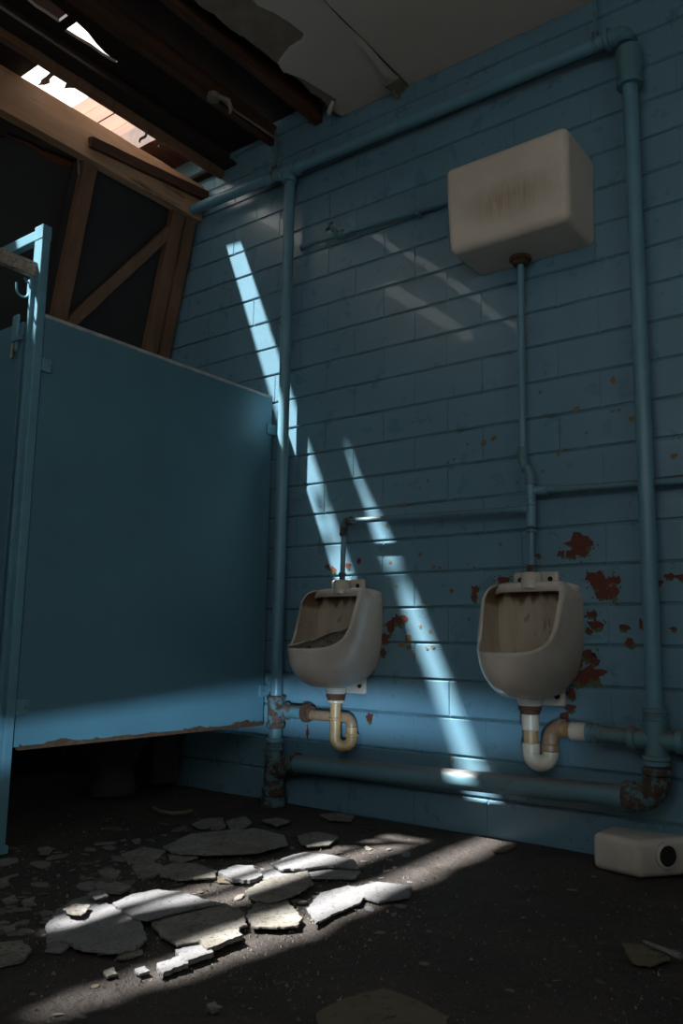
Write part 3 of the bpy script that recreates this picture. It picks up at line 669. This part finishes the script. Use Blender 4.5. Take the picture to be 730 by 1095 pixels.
# ---------------------------------------------------------------- urinals
def urinal(x0, label):
    t = empty('urinal', (x0, 0, .55)); tag(t, label, 'urinal')
    ZB, ZL, ZT = .575, .748, 1.030
    W, D = .190, .390
    NF, NB = 64, 16
    def smooth(f): f = min(1, max(0, f)); return f*f*(3-2*f)
    def loop(z, ins):
        k = min(1, max(0, (z-ZB)/(ZL-ZB)))
        fd = (1-(1-k)**2.5)**(1/2.5); fw = (1-(1-min(1, (z-ZB)/.30))**2.1)**(1/2.1)
        up = max(0, (z-ZL)/(ZT-ZL))
        w = .052+(W-.052)*fw - ins - .034*max(0, (up-.78)/.22)**2
        d = .155+(D-.155)*fd - ins - .02*up
        yb = .105*(1-smooth(k*2.2)) + (ins+.012 if ins else .002)
        bul = .052*(1-smooth(k*2.2))
        ex = 2+.35*smooth(k*1.5)
        pts = []
        for i in range(NF+1):
            th = PI*i/NF; c, s = math.cos(th), math.sin(th)
            sx = math.copysign(abs(c)**(2/ex), c); sy = abs(s)**(2/ex)
            pts.append((w*sx, -(yb+(d-yb)*sy), s))
        for i in range(1, NB):
            f = i/NB; c = -math.cos(PI*f)
            pts.append((w*c if bul > .01 else w*(-1+2*f), -(yb-bul*math.sin(PI*f)), -1))
        return pts
    def zr(s):
        if s < 0: return ZT
        y = D*s**(2/2.35); C = [(0, 1.03), (.09, 1.028), (.135, 1.014), (.163, .988), (.185, .94), (.203, .885), (.222, .84), (.25, .800), (.285, .774), (.33, .757), (.375, .749), (.5, .748)]
        for (a, u), (b, v) in zip(C, C[1:]):
            if y <= b: return u+(v-u)*(y-a)/(b-a)
        return ZL
    n = NF+NB; NV = 26
    base = loop(ZL, 0)
    zrs = [zr(p[2]) for p in base]
    cache = {}
    def P(i, z, ins):
        key = (round(z, 4), ins)
        if key not in cache: cache[key] = loop(z, ins)
        p = cache[key][i]; return Vector((p[0], p[1], z))
    bm = BM(); O = []; I = []
    RT = .020
    for i in range(n):
        zt = zrs[i]
        O.append([bm.verts.new(P(i, ZB+(zt-ZB)*(v/NV)**1.0, 0)) for v in range(NV+1)])
        col = []
        zi0 = .635
        for v in range(NV+1):
            z = zi0+(zt-zi0)*v/NV
            p = P(i, z, RT)
            if v < 3:           # rounded basin bottom
                cpt = Vector((0, -.13, zi0)); f = (v/3); p = cpt.lerp(P(i, zi0+(zt-zi0)*3/NV, RT), .35+.65*f); p.z = zi0+(zt-zi0)*3/NV*f*f + .004
            col.append(bm.verts.new(p))
        I.append(col)
    mid = []
    for i in range(n):
        a, b = O[i][-1].co, I[i][-1].co; m_ = (a+b)/2; m_.z += .007
        mid.append(bm.verts.new(m_))
    for i in range(n):
        j = (i+1) % n
        for v in range(NV):
            bm.faces.new((O[i][v], O[j][v], O[j][v+1], O[i][v+1])).material_index = 0
            bm.faces.new((I[i][v], I[i][v+1], I[j][v+1], I[j][v])).material_index = 1
        bm.faces.new((O[i][-1], O[j][-1], mid[j], mid[i])); bm.faces.new((mid[i], mid[j], I[j][-1], I[i][-1]))
    cb = bm.verts.new((0, -.13, .632))
    for i in range(n): bm.faces.new((I[i][0], I[(i+1) % n][0], cb)).material_index = 1
    bmesh.ops.recalc_face_normals(bm, faces=bm.faces)
    o = obj('bowl', bm, [m_cer, m_cerin], t, smooth=1.2); o.location = (0, 0, -.55)
    def part(name, bm, m, sm=.6, par=t):
        q = obj(name, bm, m, par, smooth=sm); q.location = (0, 0, -.55) if par is t else (0, 0, 0); return q
    # flush rim across the top, hollow underneath
    bm = BM(); sec = [(.0, ZT+.010), (-.070, ZT+.012), (-.092, ZT+.004), (-.098, ZT-.012), (-.092, ZT-.028), (-.082, ZT-.030), (-.076, ZT-.020), (.0, ZT-.016)]
    rows = []
    for k in range(25):
        f = -1+2*k/24; x = f*(W-.005); sh = 1-.42*abs(f)**5; dz = -.020*abs(f)**6
        rows.append([bm.verts.new((x, -.004+y*sh, z+dz)) for y, z in sec])
    for A, B in zip(rows, rows[1:]):
        for k in range(len(sec)-1): bm.faces.new((A[k], A[k+1], B[k+1], B[k]))
    bm.faces.new(rows[0]); bm.faces.new(rows[-1][::-1]); bmesh.ops.recalc_face_normals(bm, faces=bm.faces)
    part('flush_rim', bm, m_cer, .9)
    # inlet spud and upper fixing lug
    bm = BM(); zt = ZT+.005
    tube(bm, [(0, -.070, zt-.02), (0, -.070, zt+.035), (0, -.070, zt+.045)], [.044, .040, .034], 28)
    part('inlet_spud', bm, m_cer, .7)
    bm = BM(); box(bm, (-.10, -.032, zt-.03), (.10, -.004, zt+.052), .012, 3); lug = part('upper_lug', bm, m_cer, .6)
    for x in (-.066, .066):
        part('bolt_hole', tube(BM(), [(x, -.028, zt+.018), (x, -.0335, zt+.018)], [.011, .011], 16), m_black, .6, lug)
        part('bolt_rim', tube(BM(), [(x+.014*math.cos(a), -.0325, zt+.018+.014*math.sin(a)) for a in [2*PI*k/16 for k in range(17)]], .003, 6, cap=False), m_cer, 2, lug)
    # lower fixing plate
    bm = BM(); box(bm, (-.085, -.030, .545), (.112, -.004, .72), .010, 3)
    lug = part('lower_lug', bm, m_cer, .6)
    for x in (-.055, .082):
        part('bolt_hole', tube(BM(), [(x, -.028, .585), (x, -.0325, .585)], [.012, .012], 16), m_black, .6, lug)
    # ribs from belly to plate and outlet
    bm = BM(); vs = [(.03, -.12, .60), (.105, -.02, .68), (.105, -.02, .60), (.03, -.10, .57)]
    A = [bm.verts.new(Vector(v)) for v in vs]; B = [bm.verts.new(Vector(v)+Vector((.012, -.012, 0))) for v in vs]
    bm.faces.new(A); bm.faces.new(B[::-1])
    for k in range(4): bm.faces.new((A[k], B[k], B[(k+1) % 4], A[(k+1) % 4]))
    part('rib', bm, m_cer, .6)
    bm = BM(); tube(bm, [(0, -.105, .610), (0, -.105, .590), (0, -.105, .560), (0, -.105, .548)], [.062, .056, .050, .046], 28)
    part('outlet', bm, m_cer, .6)
    bm = BM(); ring(bm, (0, -.105, .540), Z_, .046, .022, 24); ring(bm, (0, -.105, .524), Z_, .040, .018, 24)
    part('rusted_outlet_ring', bm, m_rust2, .6)
    return t
UL, UR = -.548, .424
uR = urinal(UR, 'right-hand ceramic urinal, empty, with brown rust stain under its rim')
uL = urinal(UL, 'left-hand ceramic urinal by the vertical pipe, with broken sheet in its bowl')
# broken sheet lying in the left bowl
bm = BM()
P0 = [(-.155, -.27), (-.06, -.285), (.05, -.22), (.13, -.13), (.10, -.08), (.0, -.10), (-.10, -.15)]
grid = []
for k in range(13):
    f = k/12; row = []
    for j in range(6):
        g = j/5; x = -.108+.255*f; y = -.335+.19*f+.12*g-.05*g*f; z = .765+.105*f - .02*g - .06*g*g + .014*noise.noise(Vector((x*22, y*22, 1)))
        row.append(Vector((UL+x+.012*noise.noise(Vector((x*15, y*15, 5))), y, z)))
    grid.append(row)
for dz in (0, -.007):
    pass
T = [[bm.verts.new(p) for p in r] for r in grid]; Bt = [[bm.verts.new(p-Vector((0, .002, .007))) for p in r] for r in grid]
for i in range(12):
    for j in range(5):
        bm.faces.new((T[i][j], T[i+1][j], T[i+1][j+1], T[i][j+1])); bm.faces.new((Bt[i][j], Bt[i][j+1], Bt[i+1][j+1], Bt[i+1][j]))
for i in range(12):
    bm.faces.new((T[i][0], Bt[i][0], Bt[i+1][0], T[i+1][0])); bm.faces.new((T[i][5], T[i+1][5], Bt[i+1][5], Bt[i][5]))
for j in range(5):
    bm.faces.new((T[0][j], T[0][j+1], Bt[0][j+1], Bt[0][j])); bm.faces.new((T[12][j], Bt[12][j], Bt[12][j+1], T[12][j+1]))
tag(obj('broken_sheet', bm, m_debris, smooth=.8), 'crumpled dirty piece of broken sheet lying in the left urinal', 'debris')
bm = BM(); prism(bm, [(UL-.125, -.315), (UL-.09, -.345), (UL-.08, -.31), (UL-.11, -.295)], .760, .768, jag=.004, tilt=(.1, .3))
tag(obj('white_flake', bm, m_plast), 'small white flake on the front lip of the left urinal', 'flake')

# traps
t = empty('bottle_trap', (UL, -.105, .4)); t.name = 'urinal_trap'; tag(t, 'yellowed plastic trap under the left urinal, joined to the rusty tee', 'trap')
c = Vector((UL, -.105, 0))
child('nut', ring(BM(), c+Z_*.512, Z_, .040, .016), m_pvcw, t, smooth=.5)
child('inlet_leg', tube(BM(), [c+Z_*.52, c+Z_*.35], .0255, 20), m_pvcy, t, smooth=.6)
bm = BM(); cc = c+Vector((.034, .018, .348)); d = Vector((.034, .018, 0)).normalized(); r = Vector((.034, .018, 0)).length
tube(bm, [cc-d*r+Z_*.03]+[cc+(-d*math.cos(a)-Z_*math.sin(a))*r for a in [PI*k/10 for k in range(11)]]+[cc+d*r+Z_*.05], .0265, 20)
ring(bm, cc+d*r+Z_*.012, Z_, .033, .014); ring(bm, cc-d*r+Z_*.085, Z_, .032, .012)
child('u_bend', bm, m_pvcy, t, smooth=.6)
bm = BM(); e = cc+d*r+Z_*.05
tube(bm, [e]+arc(e+Vector((-.04, 0, 0)), X_, Z_, .04, 8)+[Vector((-.70, -.078, e.z+.04)), Vector((-.80, -.076, .447))], .0245, 20)
child('outlet_arm', bm, m_pvcb, t, smooth=.6)
bm = BM(); ring(bm, (-.745, -.076, .446), X_, .045, .03); ring(bm, (-.72, -.076, .446), X_, .036, .02); child('rusted_collar', bm, m_rust2, t, smooth=.5)
child('arm_socket', tube(BM(), [(-.885, -.075, .446), (-.75, -.076, .446)], .033, 20), m_pipe_r, t, smooth=.5)
t = empty('urinal_trap', (UR, -.105, .4)); tag(t, 'white and brown plastic trap under the right urinal', 'trap')
c = Vector((UR, -.105, 0))
child('inlet_socket', ring(BM(), c+Z_*.485, Z_, .0345, .065), m_pvcw, t, smooth=.5)
child('inlet_leg', tube(BM(), [c+Z_*.52, c+Z_*.36], .0275, 20), m_pvcy, t, smooth=.6)
bm = BM(); ring(bm, c+Z_*.385, Z_, .0345, .038)
r = .038; d = Vector((.8, .55, 0)).normalized(); cc = c+d*r+Z_*.365
tube(bm, [cc-d*r+Z_*.02]+[cc+(-d*math.cos(a)-Z_*math.sin(a))*r for a in [PI*k/12 for k in range(13)]]+[cc+d*r+Z_*.015], .0325, 24)
child('u_bend', bm, m_pvcw, t, smooth=.6)
bm = BM(); e = cc+d*r+Z_*.015
ring(bm, e+Z_*.008, Z_, .037, .03); tube(bm, [e+Z_*.02, e+Z_*.040]+[e+Vector((.042, .012, .040))+(-X_*math.cos(a)+Z_*math.sin(a))*.042 for a in [PI/2*k/8 for k in range(9)]], .033, 24)
h0 = e+Vector((.042, .012, .082))
ring(bm, h0+X_*.004, X_, .037, .03)
child('elbow', bm, m_pvcb, t, smooth=.6)
child('outlet_arm', tube(BM(), [h0, Vector((.60, -.088, .461))], .0290, 20), m_pvcy, t, smooth=.6)
child('end_socket', tube(BM(), [(.585, -.088, .461), (.648, -.088, .460)], .0350, 20), m_pvcw, t, smooth=.6)

# ---------------------------------------------------------------- fallen ceramic block on the floor at right
t = empty('ceramic_block', (.93, -.13, 0)); tag(t, 'dirty white ceramic casing lying on the floor against the wall at right', 'ceramic casing')
t.location = (.85, -.12, 0)
pl = [(.695, -.20), (.87, -.235), (.985, -.08), (1.00, -.012), (.70, -.012)]
bm = BM(); A = [bm.verts.new((x-.85, y+.12, -.004)) for x, y in pl]; B = [bm.verts.new((x-.85, y+.12, .122)) for x, y in pl]
bm.faces.new(A[::-1]); bm.faces.new(B)
for k in range(5): bm.faces.new((A[k], A[(k+1) % 5], B[(k+1) % 5], B[k]))
bmesh.ops.recalc_face_normals(bm, faces=bm.faces)
bmesh.ops.bevel(bm, geom=bm.edges[:], offset=.024, segments=5, affect='EDGES', profile=.5)
obj('casing', bm, m_cer, t, smooth=.7)
d = Vector((.155, -.115, 0)).normalized(); c = Vector((.087, -.025, .070))+d*.002
bm = tube(BM(), [c-d*.02, c+d*.006], [.034, .036], 20); obj('outlet_hole', bm, m_black, t, smooth=.6)
bm = tube(BM(), [c-d*.01, c+d*.006, c+d*.010, c+d*.0101], [.042, .046, .042, .035], 24, cap=False); obj('outlet_rim', bm, m_cer, t, smooth=1)

# ---------------------------------------------------------------- rubble
SL = [  # (pixel outline, base height, thickness, material, tilt, name, label)
 ([(50,984),(63,967),(81,958),(105,961),(130,966),(151,981),(157,1000),(145,1010),(120,1013),(90,1010),(66,1000),(50,1000)], .012, .014, 'w', (.01, .02), 'large white plaster sheet at left, half in sunlight'),
 ([(121,962),(142,952),(169,947),(196,949),(220,957),(236,961),(211,965),(181,973),(157,980),(143,978)], .022, .013, 'w', (.0, -.02), 'sunlit speckled plaster sheet just right of the large white one'),
 ([(159,980),(181,973),(215,965),(241,962),(262,972),(264,985),(240,993),(219,1001),(190,1006),(172,996)], .010, .012, 'd', (.0, .0), 'shaded grey plaster sheet below the sunlit speckled one'),
 ([(212,998),(253,985),(259,994),(221,1008)], .010, .022, 'd', (0, .0), 'narrow thick plaster strip along the sunlight edge, topmost of three'),
 ([(187,1009),(222,1002),(229,1012),(197,1022)], .004, .022, 'w', (.02, 0), 'short thick plaster strip, middle of the three along the sunlight edge'),
 ([(166,1025),(194,1016),(202,1024),(174,1034)], .004, .020, 'w', (0, .02), 'short thick plaster strip, lowest of the three along the sunlight edge'),
 ([(263,975),(274,960),(305,957),(323,977),(318,986),(295,988),(270,987)], .006, .012, 'd', (.0, -.01), 'shaded plaster slab with a rounded lower edge between the light bands'),
 ([(262,949),(285,936),(329,928),(335,942),(318,953),(290,962),(268,958)], .014, .010, 'd', (.02, 0), 'thin curved plaster slab crossing the upper light band'),
 ([(233,927),(252,921),(270,921),(282,932),(268,936),(248,935)], .010, .022, 'w', (0, .01), 'small bright thick-edged slab at the left of the upper light band'),
 ([(290,920),(308,912),(325,908),(355,911),(378,916),(384,924),(350,922),(329,925),(300,926)], .020, .014, 'w', (0, 0), 'bright ragged slab on top of the sunlit pile'),
 ([(275,928),(300,922),(345,924),(386,928),(380,935),(330,934),(298,938),(278,936)], .006, .014, 'w', (0, 0), 'bright slab underneath the ragged one in the sunlit pile'),
 ([(328,968),(342,952),(372,944),(398,948),(385,962),(362,972),(338,984)], .006, .010, 'w', (.0, 0), 'pale broken slab in the lower light band near the pile'),
 ([(380,945),(404,940),(440,944),(438,955),(405,960),(385,955)], .006, .012, 'w', (0, .01), 'pale crumbly slab in the lower light band, right of the pile'),
 ([(175,902),(203,889),(241,885),(274,883),(304,890),(308,899),(274,908),(219,910),(186,908)], .016, .014, 'd', (0, 0), 'broad dim plaster slab at the back of the rubble'),
 ([(131,910),(153,903),(178,907),(164,919),(137,920)], .006, .012, 'd', (0, .01), 'dim slab left of the broad one at the back of the rubble'),
 ([(168,925),(188,919),(212,921),(232,928),(230,935),(192,937),(173,933)], .010, .012, 'd', (0, 0), 'oval dim slab with a dark patch, front of the broad back slab'),
 ([(180,911),(205,908),(212,914),(196,919),(181,918)], .004, .010, 'd', (.0, 0), 'small dim slab tucked between the broad slab and the oval one'),
 ([(140,925),(163,920),(178,926),(166,935),(148,936)], .004, .012, 'd', (0, .02), 'dim angular slab left of the oval one'),
 ([(318,891),(338,887),(362,892),(352,901),(330,903),(321,899)], .008, .010, 'd', (0, 0), 'grey flat piece nearest the bottom pipe, right of the broad back slab'),
 ([(279,875),(296,872),(310,876),(296,881)], .004, .010, 'd', (0, 0), 'small grey piece by the foot of the rusty pipe'),
 ([(241,876),(262,870),(270,877),(262,883),(247,885)], .006, .012, 'd', (0, 0), 'upright-looking grey piece behind the broad back slab'),
 ([(205,879),(218,873),(238,872),(240,880),(214,883)], .004, .012, 'd', (0, 0), 'grey piece at the far back edge of the rubble'),
 ([(97,944),(115,938),(141,946),(128,953),(108,951)], .008, .012, 'd', (0, 0), 'grey slab just behind the large white sheet'),
 ([(104,928),(118,926),(130,931),(124,940),(112,937)], .010, .014, 'd', (.05, .02), 'thick pale chunk behind the grey slab at left'),
 ([(93,955),(100,951),(113,952),(115,957),(103,960)], .030, .008, 'w', (0, 0), 'little white piece on the top corner of the large white sheet'),
 ([(68,972),(78,965),(97,967),(88,978),(76,977)], .030, .004, 'd', (0, 0), 'thin dark flake lying on the large white sheet'),
 ([(342,869),(360,867),(379,870),(375,876),(352,875)], .003, .008, 'd', (0, 0), 'thin grey piece on the floor against the foot of the wall'),
 ([(337,1078),(360,1066),(385,1058),(412,1052),(445,1064),(480,1083),(468,1110),(350,1110)], .004, .012, 'b', (0, 0), 'large brown board piece at the bottom edge of the picture'),
 ([(664,1004),(690,1008),(712,1012),(716,1022),(695,1026),(676,1022)], .012, .010, 'b', (.05, .1), 'torn brown board scrap at lower right under a pale stick'),
 ([(0,1003),(24,1000),(34,1010),(27,1020),(0,1026)], .004, .016, 'd', (0, 0), 'crumbly grey piece at the left picture edge'),
 ([(126,1010),(144,1005),(153,1013),(140,1018),(128,1018)], .004, .014, 'd', (0, 0), 'grey lump touching the lower edge of the large white sheet'),
 ([(102,1010),(118,1008),(120,1014),(106,1016)], .004, .014, 'd', (0, 0), 'little grey lump under the left half of the large white sheet'),
 ([(145,1032),(156,1029),(161,1034),(150,1038)], .004, .018, 'w', (0, 0), 'white pebble-like lump in front of the three thick strips'),
 ([(112,1033),(122,1030),(126,1037),(114,1040)], .004, .016, 'd', (0, 0), 'grey lump in the dark left of the white pebble-like lump'),
 ([(0,938),(9,936),(11,943),(0,946)], .004, .014, 'd', (0, 0), 'pale chunk at the left picture edge near the post foot'),
 ([(2,960),(15,954),(20,960),(8,965)], .004, .014, 'd', (0, 0), 'pale three-cornered chunk near the left picture edge'),
 ([(24,960),(37,956),(38,964),(26,967)], .004, .016, 'd', (0, 0), 'pale chunk right of the three-cornered one'),
 ([(5,988),(16,985),(18,991),(7,995)], .004, .014, 'w', (0, 0), 'white chunk between the left picture edge and the large sheet'),
 ([(40,905),(50,902),(57,905),(52,911),(43,910)], .004, .014, 'd', (0, 0), 'dim chunk just right of the foot of the stall post'),
 ([(52,1004),(60,1001),(80,1005),(66,1014),(50,1012)], .004, .010, 'w', (0, 0), 'crumbled white heap below the left corner of the large sheet'),
 ([(525,905),(540,901),(552,903),(543,908),(528,909)], .004, .008, 'b', (0, 0), 'small pale flake where the lower light band meets the wall'),
 ([(394,1068),(400,1066)][:0] or [(221,1069),(231,1067),(239,1072),(228,1077)], .004, .014, 'd', (0, 0), 'lone grey chip in the dark foreground left of the brown board'),
]
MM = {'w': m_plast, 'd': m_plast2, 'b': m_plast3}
for pts, zb, th, mk, tl, lab in SL:
    if max(q[0] for q in pts)-min(q[0] for q in pts) < 22: th = min(th, .010)
    P3 = [at(u, v, 2, zb+th) for u, v in pts]; cx = sum(p.x for p in P3)/len(P3); cy = sum(p.y for p in P3)/len(P3)
    fh = floor_h(cx, cy)-.006
    bm = prism(BM(), [(p.x-cx, p.y-cy) for p in P3], 0, th*.55, jag=.005, tilt=tl)
    o = obj('plaster_slab', bm, MM[mk]); o.location = (cx, cy, zb+max(-.003, fh)); tag(o, lab, 'plaster slab', 'broken plaster slabs on the floor')
# pale stick / rolled strip at lower right
a, b = at(688, 1007, 2, .03), at(728, 1023, 2, .025)
bm = tube(BM(), [a, a.lerp(b, .3), a.lerp(b, .7), a.lerp(b, .85), b], [.005, .006, .0065, .010, .008], 10)
tag(obj('pale_stick', bm, m_plast, smooth=1), 'pale round stick lying across the brown scrap at lower right', 'stick')
pts = [at(u, v, 2, .02) for u, v in ((165, 864), (172, 868), (185, 870), (198, 869), (204, 867))]
tag(obj('curved_strip', tube(BM(), pts, .009, 8), m_plast3, smooth=1), 'bent brown strip on the dark floor behind the rubble', 'strip')
# piece leaning in the dark behind the partition
# chips
protos = []
for k in range(10):
    bm = BM(); n = random.randint(5, 8); ph = random.random()*6
    poly = [(math.cos(2*PI*i/n+ph)*random.uniform(.6, 1.1), math.sin(2*PI*i/n+ph)*random.uniform(.4, .9)) for i in range(n)]
    prism(bm, poly, 0, .22, jag=0, top_in=.05)
    me = bpy.data.meshes.new('plaster_chip'); bm.to_mesh(me); bm.free(); protos.append(me)
for me in protos: me.materials.append(None)
def chips(n, region, size, label, group, mats):
    k = 0; tries = 0
    while k < n and tries < n*60:
        tries += 1
        u, v = region()
        p = at(u, v, 2, 0)
        if p.y > -.12 or p.x < -1.9: continue
        me = random.choice(protos)
        o = bpy.data.objects.new('plaster_chip', me); COL.objects.link(o)
        o.material_slots[0].link = 'OBJECT'; o.material_slots[0].material = random.choice(mats)
        s = random.uniform(*size)*random.choice((.6, .8, 1, 1.7))
        o.location = (p.x, p.y, floor_h(p.x, p.y)-.005); o.scale = (s, s*random.uniform(.6, 1), s*random.uniform(.3, .8)); o.rotation_euler = (random.uniform(-.15, .15), random.uniform(-.15, .15), random.uniform(0, 6.3))
        tag(o, label, 'plaster chip', group); k += 1
U = random.uniform
chips(100, lambda: (U(-5, 130), U(905, 1005)), (.011, .034), 'small plaster chip in the rubble left of and behind the large white sheet', 'chips around the large white sheet', [m_plast2, m_plast, m_plast2, m_plast3])
chips(60, lambda: (U(110, 260), U(868, 960)), (.009, .034), 'small plaster chip among the dim slabs at the back of the rubble', 'chips among the back slabs', [m_plast2, m_plast2, m_plast3])
chips(90, lambda: (U(255, 450), U(905, 985)), (.008, .026), 'small plaster chip in or beside the two floor light bands near the sunlit pile', 'chips around the sunlit pile', [m_plast, m_plast2, m_plast2])
chips(20, lambda: (U(0, 330), U(1015, 1090)), (.005, .013), 'tiny chip on the dark foreground floor at lower left', 'chips in the lower left foreground', [m_plast2, m_plast, m_plast3])
chips(30, lambda: (U(400, 730), U(925, 1090)), (.005, .016), 'tiny chip scattered on the bare dark floor at lower right', 'chips on the bare floor at right', [m_plast2, m_plast3, m_plast3])
# grit
bm = BM()
for _ in range(6500):
    if random.random() < .8: u, v = random.gauss(220, 140), random.gauss(955, 45)
    else: u, v = U(0, 740), U(880, 1095)
    p = at(u, v, 2, 0)
    if p.y > -.02: continue
    s = U(.0012, .004) * random.choice((1, 1, 1, 1.3, 2.0)); z = floor_h(p.x, p.y)-.007
    q = [Vector((p.x+U(-s, s), p.y+U(-s, s), z)) for _ in range(3)] + [Vector((p.x, p.y, z+s*1.3))]
    vs = [bm.verts.new(x) for x in q]
    for f in ((0, 1, 3), (1, 2, 3), (2, 0, 3)): bm.faces.new([vs[i] for i in f])
bmesh.ops.recalc_face_normals(bm, faces=bm.faces)
tag(obj('floor_grit', bm, m_plast2), 'fine plaster grit strewn over the dark floor', 'grit', kind='stuff')

# ---------------------------------------------------------------- light
w = bpy.data.worlds.new('world'); sc.world = w; w.use_nodes = True
bg = w.node_tree.nodes['Background']; bg.inputs[0].default_value = (1, .96, .90, 1); bg.inputs[1].default_value = 2.7
sd = bpy.data.lights.new('sun', 'SUN'); sd.energy = 22; sd.angle = math.radians(1.4); sd.color = (1, .99, .98)
so = bpy.data.objects.new('sun', sd); COL.objects.link(so)
so.rotation_euler = Vector((K[0], K[1], -1)).to_track_quat('-Z', 'Y').to_euler(); so.location = (-3, -3, 6)
def area(name, loc, d, sx, sy, power, col):
    ld = bpy.data.lights.new(name, 'AREA'); ld.shape = 'RECTANGLE'; ld.size = sx; ld.size_y = sy; ld.energy = power; ld.color = col
    o = bpy.data.objects.new(name, ld); COL.objects.link(o); o.location = loc
    o.rotation_euler = Vector(d).to_track_quat('-Z', 'Y').to_euler(); return o
area('daylight_window', ((WIN[0]+WIN[1])/2, YF-.2, (WIN[2]+WIN[3])/2), (0, 1, -.1), 1.9, .95, 8.5, (.72, .88, 1))
area('daylight_side_window', (XR+.2, (WR[0]+WR[1])/2, (WR[2]+WR[3])/2), (-1, 0, -.1), 1.1, .85, 2.5, (.78, .92, 1))
area('door_slot_lamp', (3.9, YF-2.1, .12), (-.55, 1, .04), .4, .05, 600, (.55, .78, 1))  # blue lamp added outside the door slot to cast the low band

# ---------------------------------------------------------------- render settings
vs = sc.view_settings; vs.view_transform = 'Standard'; vs.look = 'None'; vs.exposure = 0; vs.gamma = 1; vs.use_curve_mapping = False
sc.cycles.use_denoising = True
sc.cycles.max_bounces = 8; sc.cycles.diffuse_bounces = 5; sc.cycles.glossy_bounces = 4
sc.cycles.sample_clamp_indirect = 6
